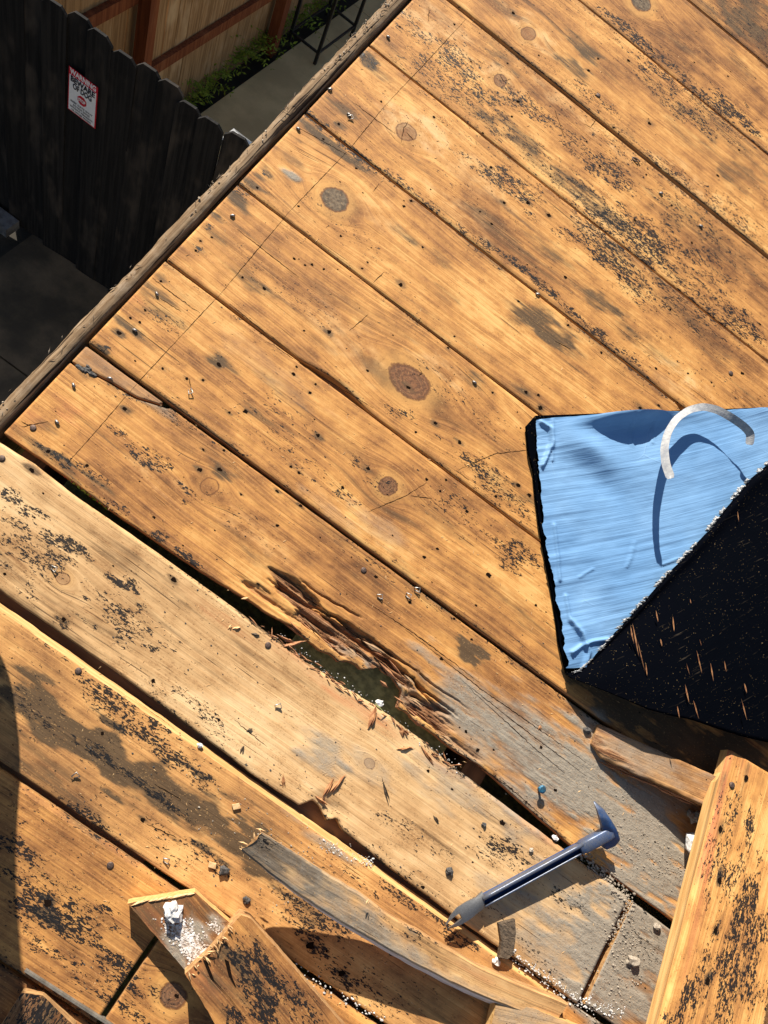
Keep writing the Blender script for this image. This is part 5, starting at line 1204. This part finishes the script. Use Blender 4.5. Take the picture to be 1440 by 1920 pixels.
for x, y, a, L_, W_, c, lab in big:
    z = hb.get(x, None); s, t = px(x, y, z or 0); z = z if z else hdeck(s, t)
    k = MB(); aa = math.radians(a) - math.radians(36) + math.radians(90) - math.radians(14)   # photo angle -> roof angle (roughly)
    aa = math.radians(a) + math.radians(38) - math.radians(0)
    k.shard((s, t, z), aa, L_, W_, W_ * .55, .04, random.uniform(.35, .6)); k.shard((s + .002, t + .001, z + .001), aa + .12, L_ * .7, W_ * .5, W_ * .6, .06, .5)
    tag(k.build('wood_splinter', mcol[c], None, frame=ROOF, org=(s, t, z)), lab, 'splinter', 'loose splinters on the planks')

stones = [(712, 1318, .006, 'chalk_stone', 'pale fluff of wood fibre at the lip of the rotted hole', 'crumb'), (1305, 1590, .022, 'chalk_stone', 'big pale plaster lump beside the loose plank', 'plaster lump'), (1102, 1370, .006, 'tarbit', 'dark pebble at the tip of the broken stub', 'pebble'), (840, 1632, .006, 'tarbit', 'dark crumb below the raised end of the warped board', 'crumb'),
    (1300, 1530, .012, 'crumb', 'grey plaster lump in the shade by the stub', 'plaster lump'), (930, 1800 + 2, .006, 'chalk_stone', 'white crumb under the bark flake', 'crumb'), (1183, 1800, .009, 'crumb', 'grey lump on the dusty end plank', 'plaster lump'), (1230, 1737, .006, 'crumb', 'small grey lump near the loose plank', 'plaster lump'), (420, 1632, .007, 'tarbit', 'black crumb above the warped board', 'crumb'),
    (443, 1512, .006, 'pale_splinter', 'square yellow wood chip on the stained plank', 'wood chip'), (462, 1687, .005, 'tarbit', 'small black crumb near the split board end', 'crumb'), (398, 1622, .006, 'pale_splinter', 'yellow wood chip left of a black crumb', 'wood chip'), (1040, 1570, .005, 'chalk_stone', 'white crumb in the gap beside the bar', 'crumb'), (993, 1592, .004, 'crumb', 'grey crumb above the bar handle', 'crumb'),
    (540, 1808, .005, 'chalk_stone', 'white crumb beside the charred chunk', 'crumb'), (562, 1832, .006, 'chalk_stone', 'white crumb by the gap right of the charred chunk', 'crumb'), (375, 1397, .004, 'chalk_stone', 'white crumb on the bright edge below the pale plank', 'crumb'), (905, 1545, .004, 'tarbit', 'square black crumb on the pale plank above the bar', 'crumb')]
for x, y, r, mn, lab, cat in stones:
    s, t = px(x, y); z = hdeck(s, t); k = MB()
    if cat == 'wood chip':
        a_ = random.uniform(0, 3); k.prism([(s + r * 1.2 * math.cos(a_ + q) * (1 if i_ % 2 else .8), t + r * math.sin(a_ + q)) for i_, q in enumerate((.5, 2.4, 3.6, 5.6))], z, z + r * .6, .0005)
    else: k.rock((s, t, z), r, (1.1, .9, .7), 2)
    tag(k.build('crumb' if cat != 'plaster lump' else 'plaster_lump', M[mn], None, frame=ROOF, org=(s, t, z)), lab, cat)
# uncountable: grit in the seams and on the dusty boards
gr = MB(); gw = MB()
def scatter(mb_, pts, n, sx, r0, r1, lift=0.0):
    P = [np.array(px(*p)) for p in pts]; L = [np.linalg.norm(b - a) for a, b in zip(P[:-1], P[1:])]; tot = sum(L)
    for _ in range(n):
        k = random.choices(range(len(L)), L)[0]; q = P[k] + (P[k + 1] - P[k]) * random.random() + np.array([random.gauss(0, sx), random.gauss(0, sx)])
        mb_.rock((q[0], q[1], hdeck(*q) + lift), random.uniform(r0, r1) * random.uniform(.5, 1.2), (1.2, .9, .6), 1 if r1 < .002 else 1)
scatter(gw, [(960, 1790), (1070, 1870)], 200, .004, .0005, .0018)
scatter(gr, [(1090, 1600), (1180, 1690), (1140, 1760)], 420, .006, .0006, .0022)
scatter(gr, [(1130, 1560), (1200, 1600), (1290, 1640)], 380, .016, .0005, .0016)
scatter(gr, [(1150, 1850), (1190, 1760)], 260, .022, .0005, .0018)
scatter(gw, [(1060, 1868), (1170, 1900)], 130, .006, .0006, .002)
scatter(gr, [(1160, 1450), (1230, 1540)], 160, .02, .0005, .0016)
scatter(gw, [(600, 1580), (700, 1620)], 120, .004, .0004, .0014)
scatter(gr, [(380, 1500), (600, 1620), (500, 1700)], 120, .02, .0004, .0014)
scatter(gw, [(540, 1810), (720, 1915)], 60, .004, .0006, .0022)
scatter(gr, [(1000, 1560), (1100, 1640)], 120, .004, .0008, .0024, -.012)
scatter(gw, [(520, 1190), (860, 1440)], 120, .004, .0004, .0012)
for mb_, nm, mn, lb in ((gr, 'grit', 'crumb', 'grey grit and mortar dust scattered over the dusty planks'), (gw, 'plaster_grit', 'chalk_stone', 'white plaster grit along the lower seams')):
    tag(mb_.build(nm, M[mn], None, frame=ROOF), lb, 'grit', kind='stuff')
tb = MB(); tp = MB()
for i in range(520):
    x, y = random.uniform(150, 1250), random.uniform(1100, 1900)
    s, t = px(x, y)
    if .14 < t < .2 and -.02 < s < .4: continue
    z = hdeck(s, t)
    if i % 2: tb.rock((s, t, z), random.uniform(.0004, .0014), (1.2, .9, .5), 1)
    else: tp.shard((s, t, z), random.uniform(0, 3.14), random.uniform(.002, .008), .001, .0008, 0)
for i in range(260):
    x, y = random.uniform(200, 1440), random.uniform(0, 1100); s, t = px(x, y)
    if s < -.42: continue
    tp.shard((s, t, hdeck(s, t)), random.uniform(0, 3.14), random.uniform(.002, .009), .0012, .0008, 0)
tag(tb.build('tar_crumbs', M['tarbit'], None, frame=ROOF), 'tiny black tar crumbs strewn over the planks', 'crumbs', kind='stuff')
tag(tp.build('wood_chips', M['pale_splinter'], None, frame=ROOF), 'tiny pale wood chips strewn over the planks', 'wood chips', kind='stuff')
tk = MB()
for x, y in [(150, 688), (160, 694), (168, 698), (175, 703), (155, 692), (165, 690)]:
    s, t = px(x, y); tk.rock((s, t, -.004), .005, (1.3, .8, .7), 2)
tag(tk.build('tar_clod', M['tarbit'], None, frame=ROOF, org=p3(160, 694, 0)), 'black tar clod stuck in the split at the plank end', 'tar clod')
lf = MB(); lr = MB()
for i in range(26):
    u = random.random(); x = 118 + u * 82; y = 888 + u * 62; s, t = px(x, y); z = -.010 + random.random() * .005
    (lr if (i % 3 == 0) else lf).shard((s, t + .0, z), random.uniform(-.8, .8), .010, .005, .002, random.gauss(0, .3))
tag(lf.build('green_leaves', M['leaf'], None, frame=ROOF, org=p3(150, 915, -.01)), 'green leaf scraps lodged in the seam beside the pale plank', 'leaves', kind='stuff')
tag(lr.build('red_leaves', M['leaf_red'], None, frame=ROOF, org=p3(150, 915, -.01)), 'red leaf scraps lodged in the seam beside the pale plank', 'leaves', kind='stuff')

# ------------------------------------------------------------------ the yard below
I4 = Matrix.Identity(4)
def at_ground(x, y, z=0.0):
    d = ray(x, y); k = (CAM_H - z) / -d[2]; return np.array([0, 0, CAM_H]) + d * k
def at_y(x, y, Y): d = ray(x, y); return np.array([0, 0, CAM_H]) + d * (Y / d[1])
def at_x(x, y, X): d = ray(x, y); return np.array([0, 0, CAM_H]) + d * (X / d[0])
YF = 2.973; XF = -2.80
def concrete(name, c1, c2):
    g = G(name); tc = g.n('ShaderNodeTexCoord').outputs['Object']
    a = g.noise(g.mul(tc, (2.5, 2.5, 2.5)), 1.0, 5, .6); b = g.noise(g.mul(tc, (70, 70, 70)), 1.0, 4, .7)
    col = g.mix(g.ss(a, .35, .65), c1, c2); col = g.mix(g.ma('MULTIPLY', b, .4), col, (c2[0] * .5, c2[1] * .5, c2[2] * .5))
    g.bump(b, .003, .5); return g.fin(col, .9)
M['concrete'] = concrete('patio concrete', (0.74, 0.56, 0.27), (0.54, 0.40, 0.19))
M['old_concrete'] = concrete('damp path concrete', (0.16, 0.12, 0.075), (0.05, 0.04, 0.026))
M['soil'] = concrete('dark soil', (0.045, 0.035, 0.02), (0.02, 0.016, 0.01))
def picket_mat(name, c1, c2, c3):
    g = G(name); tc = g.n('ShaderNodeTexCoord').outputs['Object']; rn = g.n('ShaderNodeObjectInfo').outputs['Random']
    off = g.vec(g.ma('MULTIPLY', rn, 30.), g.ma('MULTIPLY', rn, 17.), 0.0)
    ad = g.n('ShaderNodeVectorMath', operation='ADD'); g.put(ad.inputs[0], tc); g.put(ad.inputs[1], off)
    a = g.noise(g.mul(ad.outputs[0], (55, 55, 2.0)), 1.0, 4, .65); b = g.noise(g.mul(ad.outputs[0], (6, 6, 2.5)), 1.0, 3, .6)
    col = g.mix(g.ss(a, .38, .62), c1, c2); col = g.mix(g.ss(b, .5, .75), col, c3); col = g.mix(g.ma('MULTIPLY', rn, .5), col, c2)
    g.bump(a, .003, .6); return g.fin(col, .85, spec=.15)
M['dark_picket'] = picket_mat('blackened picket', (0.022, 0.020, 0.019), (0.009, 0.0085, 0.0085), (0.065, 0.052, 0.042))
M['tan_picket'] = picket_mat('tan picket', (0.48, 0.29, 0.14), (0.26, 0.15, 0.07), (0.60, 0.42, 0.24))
M['red_timber'] = picket_mat('red brown rail', (0.26, 0.085, 0.035), (0.15, 0.045, 0.02), (0.32, 0.13, 0.06))
M['black_metal'] = simple('black powder coat', (0.012, 0.012, 0.013), (0.03, 0.03, 0.03), (60, 60, 60), .45, .3, .1)
M['cap_metal'] = simple('dull metal cap', (0.55, 0.56, 0.56), (0.35, 0.36, 0.37), (20, 20, 20), .35, .8, .2)
M['sign_white'] = simple('sign white', (0.80, 0.80, 0.80), (0.72, 0.73, 0.75), (20, 20, 20), .4, 0, 0)
M['sign_red'] = simple('sign red', (0.55, 0.012, 0.03), (0.45, 0.01, 0.025), (20, 20, 20), .4, 0, 0)
M['sign_ink'] = simple('sign ink', (0.012, 0.012, 0.02), (0.02, 0.02, 0.03), (20, 20, 20), .5, 0, 0)

k = MB(); k.add([(-60, -60, -.10), (60, -60, -.10), (60, 60, -.10), (-60, 60, -.10)], [(0, 1, 2, 3)])
tag(k.build('ground', M['soil'], frame=I4), kind='structure')
# patio behind the dark fence: slabs with sawn joints
xe = at_ground(360, 195)[0]
patio = thing('patio', None, None, (0, 0, 0), frame=I4, kind='structure')
xs = [xe + .10, -1.20, .2, 1.6]; ysj = [YF + .06, at_ground(582, 49)[1], at_ground(653, 0)[1], at_ground(653, 0)[1] + 1.3, 11]
for i in range(3):
    for j in range(4):
        b_ = MB(); b_.box(xs[i] + .004, xs[i + 1] - .004, ysj[j] + .004, ysj[j + 1] - .004, -.12, 0); b_.build('slab', M['concrete'], patio)
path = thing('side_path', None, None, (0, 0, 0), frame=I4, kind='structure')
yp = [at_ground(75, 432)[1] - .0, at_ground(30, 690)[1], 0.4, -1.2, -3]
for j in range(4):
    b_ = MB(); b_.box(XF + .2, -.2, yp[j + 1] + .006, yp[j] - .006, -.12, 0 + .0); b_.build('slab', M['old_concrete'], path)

# dark dog-eared fence
fence = thing('dark_fence', 'blackened dog-eared picket fence carrying a warning sign', 'fence', (-2.5, YF, 0), frame=I4)
FH = at_y(245, 105, YF)[2]
xa = at_y(128, 10, YF)[0]; xb = at_y(375, 232, YF)[0]; pw = (xb - xa) / 6.0
def picket_mesh(wd_, ht, th, name, mat, ear=.03):
    x0, x1 = -wd_ / 2, wd_ / 2; n = MB()
    pr = [(x0, 0), (x1, 0), (x1, ht - ear), (x1 - ear, ht), (x0 + ear, ht), (x0, ht - ear)]
    v = [(a, -th / 2, b) for a, b in pr] + [(a, th / 2, b) for a, b in pr]
    f = [(0, 1, 2, 3, 4, 5), (11, 10, 9, 8, 7, 6)] + [(i, i + 6, (i + 1) % 6 + 6, (i + 1) % 6) for i in range(6)]
    n.add(v, f); me = bpy.data.meshes.new(name); me.from_pydata(n.v, [], n.f); me.materials.append(mat); me.update(); return me
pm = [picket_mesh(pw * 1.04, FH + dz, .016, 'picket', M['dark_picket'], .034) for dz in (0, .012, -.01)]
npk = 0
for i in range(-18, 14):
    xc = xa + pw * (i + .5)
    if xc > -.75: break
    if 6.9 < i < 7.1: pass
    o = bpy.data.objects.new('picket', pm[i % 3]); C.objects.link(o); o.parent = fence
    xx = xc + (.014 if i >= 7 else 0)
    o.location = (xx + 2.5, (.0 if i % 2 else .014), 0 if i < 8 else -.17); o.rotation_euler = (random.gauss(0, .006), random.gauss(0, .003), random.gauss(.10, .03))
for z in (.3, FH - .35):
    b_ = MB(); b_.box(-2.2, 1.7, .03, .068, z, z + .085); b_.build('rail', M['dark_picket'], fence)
# capped post
pc = at_y(444, 262, YF + .12)
post = thing('capped_post', 'grey fence post topped by a shiny metal pyramid cap', 'post', (pc[0], YF + .12, 0), frame=I4)
ph = pc[2] - .01
b_ = MB(); b_.box(-.045, .045, -.045, .045, 0, ph); b_.build('post', M['grey_post'], post)
b_ = MB(); r_ = .058; z0 = ph - .03; b_.add([(-r_, -r_, z0), (r_, -r_, z0), (r_, r_, z0), (-r_, r_, z0), (-r_, -r_, ph + .006), (r_, -r_, ph + .006), (r_, r_, ph + .006), (-r_, r_, ph + .006), (-.02, -.02, ph + .03), (.02, -.02, ph + .03), (.02, .02, ph + .03), (-.02, .02, ph + .03)],
    [(3, 2, 1, 0), (0, 1, 5, 4), (1, 2, 6, 5), (2, 3, 7, 6), (3, 0, 4, 7), (4, 5, 9, 8), (5, 6, 10, 9), (6, 7, 11, 10), (7, 4, 8, 11), (8, 9, 10, 11)])
b_.build('cap', M['cap_metal'], post)

# warning sign
YS = YF - .022
s_tl, s_tr, s_bl, s_br = [at_y(x, y, YS) for x, y in ((130, 127), (184, 162), (126, 204), (178, 240))]
sw = ((s_tr[0] - s_tl[0]) + (s_br[0] - s_bl[0])) / 2; sh = ((s_tl[2] - s_bl[2]) + (s_tr[2] - s_br[2])) / 2
cx_, cz_ = (s_tl[0] + s_tr[0] + s_bl[0] + s_br[0]) / 4, (s_tl[2] + s_tr[2] + s_bl[2] + s_br[2]) / 4
sign = thing('warning_sign', 'white beware of dog sign with red border on the dark fence', 'sign', (cx_, YS, cz_), frame=I4)
b_ = MB(); b_.box(-sw / 2, sw / 2, 0, .003, -sh / 2, sh / 2); b_.build('border', M['sign_red'], sign)
bw = sw * .035
b_ = MB(); b_.box(-sw / 2 + bw, sw / 2 - bw, -.0015, .0, -sh / 2 + bw, sh / 2 - sh * .155); b_.build('panel', M['sign_white'], sign)
b_ = MB(); R8 = sw * .17; zc8 = -sh * .07
b_.add([(R8 * math.cos(math.radians(22.5 + 45 * i)), -.0022, zc8 + R8 * .95 * math.sin(math.radians(22.5 + 45 * i))) for i in range(8)] , [tuple(range(8))]); b_.build('stop_symbol', M['sign_red'], sign)
def text(txt, size, x, z, mat, y=-.0032, wid=None, bold=0.0):
    cu = bpy.data.curves.new('t', 'FONT'); cu.body = txt; cu.size = size; cu.align_x = 'CENTER'; cu.align_y = 'CENTER'; cu.extrude = .0003; cu.offset = bold; cu.resolution_u = 3
    ob = bpy.data.objects.new('tmp', cu); C.objects.link(ob)
    dg = bpy.context.evaluated_depsgraph_get(); me = bpy.data.meshes.new_from_object(ob.evaluated_get(dg)); bpy.data.objects.remove(ob)
    me.materials.clear(); me.materials.append(mat)
    xs_ = [v.co.x for v in me.vertices]; w0 = max(xs_) - min(xs_)
    o = bpy.data.objects.new('lettering', me); C.objects.link(o); o.parent = sign; o.location = (x, y, z); o.rotation_euler = (math.pi / 2, 0, 0)
    if wid: o.scale = (wid / w0, 1, 1)
    return o
text('WARNING', sh * .16, 0, sh * .425, M['sign_white'], y=-.0006, wid=sw * .90, bold=.0012)
text('BEWARE', sh * .17, 0, sh * .275, M['sign_ink'], wid=sw * .84, bold=.0016)
text('OF DOG', sh * .17, 0, sh * .135, M['sign_ink'], wid=sw * .66, bold=.0014)
text('STOP', sh * .10, 0, zc8, M['sign_white'], y=-.004, wid=sw * .25, bold=.0008)
for i, (tx, w_) in enumerate([('KEEP GATE SHUT', .78), ('DO NOT ENTER', .60), ('WITHOUT PERMISSION', .80), ('OR OWNER PRESENT', .72)]):
    text(tx, sh * .062, 0, -sh * (.235 + .068 * i), M['sign_ink'], wid=sw * w_)

# far fence along the boundary
ff = thing('boundary_fence', 'tall tan picket fence with red brown rails and posts along the patio', 'fence', (XF, YF, 0), frame=I4)
pf = picket_mesh(.145, 1.99, .016, 'picket', M['tan_picket'], .0)
n0 = int((-3.2) / .145)
for i in range(1, 50):
    o = bpy.data.objects.new('picket', pf); C.objects.link(o); o.parent = ff
    o.location = (-.012, i * .146, -.14); o.rotation_euler = (0, random.gauss(0, .004), math.pi / 2 + random.gauss(0, .02))
for a_, b_z in (((277, 132), 0), ((145, 45), 0)):
    z = at_x(a_[0], a_[1], XF + .04)[2]
    b_ = MB(); b_.box(0, .040, .06, 7.2, z - .085, z); b_.build('rail', M['red_timber'], ff)
b_ = MB(); b_.box(0, .040, .06, 7.2, 1.66, 1.75); b_.build('rail', M['red_timber'], ff)
yp0 = at_x(268, 110, XF + .09)[1]; yp1 = at_x(528, 20, XF + .09)[1]
dy = yp1 - yp0
for j in range(0, 3):
    b_ = MB(); y_ = yp0 - YF + j * dy; b_.box(.0405, .13, y_ - .045, y_ + .045, -.05, 1.80); b_.build('post', M['red_timber'], ff)

# weeds along its foot
wm = MB()
def weed(cx0, cy0, n, hgt, spread):
    for i in range(n):
        a = random.uniform(0, 6.28); L_ = hgt * random.uniform(.4, 1.1); bx, by = cx0 + random.gauss(0, spread * .2), cy0 + random.gauss(0, spread * .4)
        p = np.array([bx, by, -.02]); d = np.array([math.cos(a) * .6 + .15, math.sin(a) * .9, 1.0]); d /= np.linalg.norm(d)
        for s_ in range(6):
            q = p + d * L_ / 6; sd_ = np.array([-d[1], d[0], 0]); sd_ /= np.linalg.norm(sd_) + 1e-6; w_ = .006 * (1 - s_ / 7)
            wm.add([p - sd_ * w_ / 2, p + sd_ * w_ / 2, q + sd_ * w_ / 2, q - sd_ * w_ / 2], [(0, 1, 2, 3)])
            for sg in (-1, 1):
                lw = random.uniform(.010, .022); ln = random.uniform(.03, .06); dd = sd_ * sg + d * .5 + np.array([0, 0, random.uniform(-.5, .2)]); dd /= np.linalg.norm(dd)
                nn_ = np.cross(dd, (random.gauss(0, .4), random.gauss(0, .4), 1)); nn_ /= np.linalg.norm(nn_)
                wm.add([q, q + dd * ln * .5 + nn_ * lw / 2, q + dd * ln, q + dd * ln * .5 - nn_ * lw / 2], [(0, 1, 2, 3)])
            p = q; d = d + np.array([random.gauss(0, .15), random.gauss(0, .15), -.16]); d /= np.linalg.norm(d)
weeds = [(378, 168, 26, .30, .09), (395, 150, 14, .2, .06), (430, 112, 20, .22, .1), (455, 95, 50, .45, .14), (480, 78, 40, .42, .12), (560, 30, 50, .4, .16), (590, 5, 50, .42, .2), (620, -20, 40, .3, .25), (410, 135, 14, .16, .08), (520, 60, 20, .25, .12), (355, 190, 12, .12, .06)]
for x, y, n, hgt, sp in weeds:
    wm = MB(); c_ = at_ground(x, y); cx1 = min(c_[0], xe + .04)
    weed(cx1, c_[1], max(8, int(n * .6)), hgt, sp)
    pass
    o = wm.build('weed_clump', M['leaf'], None, frame=I4, org=(cx1, c_[1], 0))
    pos = {378: 'broad leaved weed clump at the near end of the patio edge', 395: 'small weed next to the nearest clump', 430: 'low weeds midway along the patio edge', 455: 'tall feathery weed clump at the middle of the boundary fence', 480: 'feathery weed clump just beyond the tallest one', 560: 'weed clump by the black metal frame', 590: 'bushy weeds behind the black metal frame', 620: 'farthest weeds past the black metal frame', 410: 'sparse low weeds between two clumps', 520: 'short weeds at the second red post', 355: 'tiny weed sprout hard against the dark fence'}[x]
    tag(o, pos, 'weed', 'weeds along the boundary fence')

# black metal frame (table legs)
l1 = at_ground(590, 120); l2 = at_ground(542, 78); l3 = at_ground(655, 62)
fr_ = thing('patio_table', 'black metal table frame standing on the patio by the fence', 'table frame', (l1[0], l1[1], 0), frame=I4)
dx = l2 - l1; dyv = l3 - l1
dx = np.array([-.30, 0.02, 0]); dyv = np.array([.0, .66, 0])
for a in (0, 1):
    for b in (0, 1):
        c_ = dx * a + dyv * b; k = MB(); k.box(c_[0] - .013, c_[0] + .013, c_[1] - .013, c_[1] + .013, 0, .78); k.build('leg', M['black_metal'], fr_)
for c0, c1 in ((dx * 0, dx), (dyv, dyv + dx)):
    for z in (.10, .76):
        k = MB(); k.box(min(c0[0], c1[0]) + .013, max(c0[0], c1[0]) - .013, c0[1] - .009, c0[1] + .009, z, z + .018); k.build('crossbar', M['black_metal'], fr_)
for c0 in (dx * 0, dx):
    for z in (.10, .76):
        k = MB(); k.box(c0[0] - .009, c0[0] + .009, .013, dyv[1] - .013, z, z + .018); k.build('crossbar', M['black_metal'], fr_)

# small grey paver at the fence foot
c_ = at_ground(12, 425); k = MB(); k.box(c_[0] - .25, c_[0] + .06, c_[1] - .07, c_[1] + .05, 0, .07)
tag(k.build('paver_block', simple('grey stone', (.14, .145, .155), (.07, .07, .075), (20, 20, 20), bump=.6, dist=.01), None, frame=I4, org=(c_[0], c_[1], 0)), 'grey stone block at the foot of the dark fence', 'stone block')

# house wall under the roof
k = MB(); k.add([(-.25, -6, -.05), (-.25, 8, -.05), (-.25, 8, 4.6), (-.25, -6, 2.0), (2.2, -6, -.05), (2.2, 8, -.05), (2.2, 8, 4.6), (2.2, -6, 2.0)], [(0, 1, 2, 3), (7, 6, 5, 4), (0, 3, 7, 4), (1, 5, 6, 2)])
y0_, y1_ = -.9, 2.75
def rz(y): return CAM_H - DECK_D * AN[2] + (y + DECK_D * AN[1]) * math.tan(THETA) - .26
k = MB(); k.add([(-.25, y0_, -.05), (-.25, y1_, -.05), (-.25, y1_, rz(y1_)), (-.25, y0_, rz(y0_)), (1.5, y0_, -.05), (1.5, y1_, -.05), (1.5, y1_, rz(y1_)), (1.5, y0_, rz(y0_))], [(0, 3, 2, 1), (4, 5, 6, 7), (0, 4, 7, 3), (1, 2, 6, 5), (3, 7, 6, 2)])
tag(k.build('house_wall', simple('stucco', (.45, .40, .33), (.36, .32, .26), (60, 60, 60), bump=.6, dist=.004), frame=I4), 'beige stucco house wall below the roof deck', 'wall')

# ------------------------------------------------------------------ the person standing just left of the view, whose leg shades the boards
def skin(name, mat, pts, edges, parent, sub=2, root=0):
    me = bpy.data.meshes.new(name); me.from_pydata([p[:3] for p in pts], edges, []); me.materials.append(mat)
    o = bpy.data.objects.new(name, me); C.objects.link(o); o.parent = parent
    o.modifiers.new('skin', 'SKIN').use_smooth_shade = True
    sv = me.skin_vertices[0].data
    for q, p in zip(sv, pts): q.radius = (p[3], p[4] if len(p) > 4 else p[3])
    sv[root].use_root = True
    m_ = o.modifiers.new('sub', 'SUBSURF'); m_.levels = sub; m_.render_levels = sub
    return o
fx, fy = -.432, -.006
pz = ROOF @ Vector((fx, fy, 0))
man = thing('person', 'person in baggy dark trousers and boots standing at the roof edge beside the pale plank', 'person', tuple(pz), frame=I4)
jean = simple('work trousers', (.06, .07, .10), (.04, .045, .07), (80, 80, 80), .9); coat = simple('dark jacket', (.05, .05, .055), (.03, .03, .035), (60, 60, 60), .9)
boot = simple('work boot leather', (.16, .09, .04), (.09, .05, .025), (80, 80, 80), .7); skinm = simple('skin', (.52, .32, .22), (.46, .27, .18), (40, 40, 40), .6, bump=.1)
hairm = simple('hair', (.03, .02, .012), (.015, .01, .008), (300, 300, 40), .7)
for dx_, dy_ in ((0, 0), (.02, -.30)):
    skin('boot', boot, [(dx_, dy_, .05, .038), (dx_ + .03, dy_ - .08, .035, .030), (dx_, dy_, .13, .034), (dx_ + .04, dy_ - .12, .028, .024)], [(0, 1), (0, 2), (1, 3)], man)
skin('trousers', jean, [(-.10, -.16, .93, .15, .11), (-.03, -.06, .84, .10), (-.03, -.03, .58, .070), (-.015, -.012, .40, .068), (.0, .0, .31, .052), (.0, .0, .235, .086), (.0, .0, .165, .082), (.0, .0, .12, .040), (-.14, -.24, .84, .09), (-.08, -.28, .48, .075), (.0, -.30, .13, .05), (-.10, -.16, 1.0, .15, .11)],
     [(0, 1), (1, 2), (2, 3), (3, 4), (4, 5), (5, 6), (6, 7), (0, 8), (8, 9), (9, 10), (0, 11)], man)
skin('jacket', coat, [(-.12, -.16, 1.0, .15, .11), (-.11, -.15, 1.22, .17, .12), (-.09, -.14, 1.40, .14, .10), (-.085, -.13, 1.48, .06), (.03, -.20, 1.40, .06), (.06, -.24, 1.22, .048), (-.21, -.06, 1.40, .06), (-.22, .0, 1.20, .048)],
     [(0, 1), (1, 2), (2, 3), (2, 4), (4, 5), (2, 6), (6, 7)], man)
skin('head', skinm, [(-.085, -.13, 1.50, .05), (-.075, -.12, 1.58, .075, .07), (-.07, -.115, 1.66, .082, .075), (-.02, -.09, 1.60, .016)], [(0, 1), (1, 2), (1, 3)], man)
skin('hair', hairm, [(-.09, -.13, 1.66, .085), (-.085, -.13, 1.71, .07)], [(0, 1)], man)
for hx, hy, hz, sx in ((.06, -.24, 1.22, 1), (-.22, .0, 1.20, -1)):
    P_ = [(hx, hy, hz, .03), (hx + .03, hy + .05, hz + .03, .035, .018)]; E2 = [(0, 1)]
    for q in range(4):
        a_ = (q - 1.5) * .018; P_ += [(hx + .045 + a_ * .4, hy + .09 - a_ * .3, hz + .04 + a_, .009), (hx + .06 + a_ * .4, hy + .12, hz + .03 + a_, .0085)]
        E2 += [(1, 2 + 2 * q), (2 + 2 * q, 3 + 2 * q)]
    P_ += [(hx + .02, hy + .08, hz + .075, .011), (hx + .03, hy + .10, hz + .09, .009)]; E2 += [(1, 10), (10, 11)]
    skin('hand', skinm, P_, E2, man, 1)
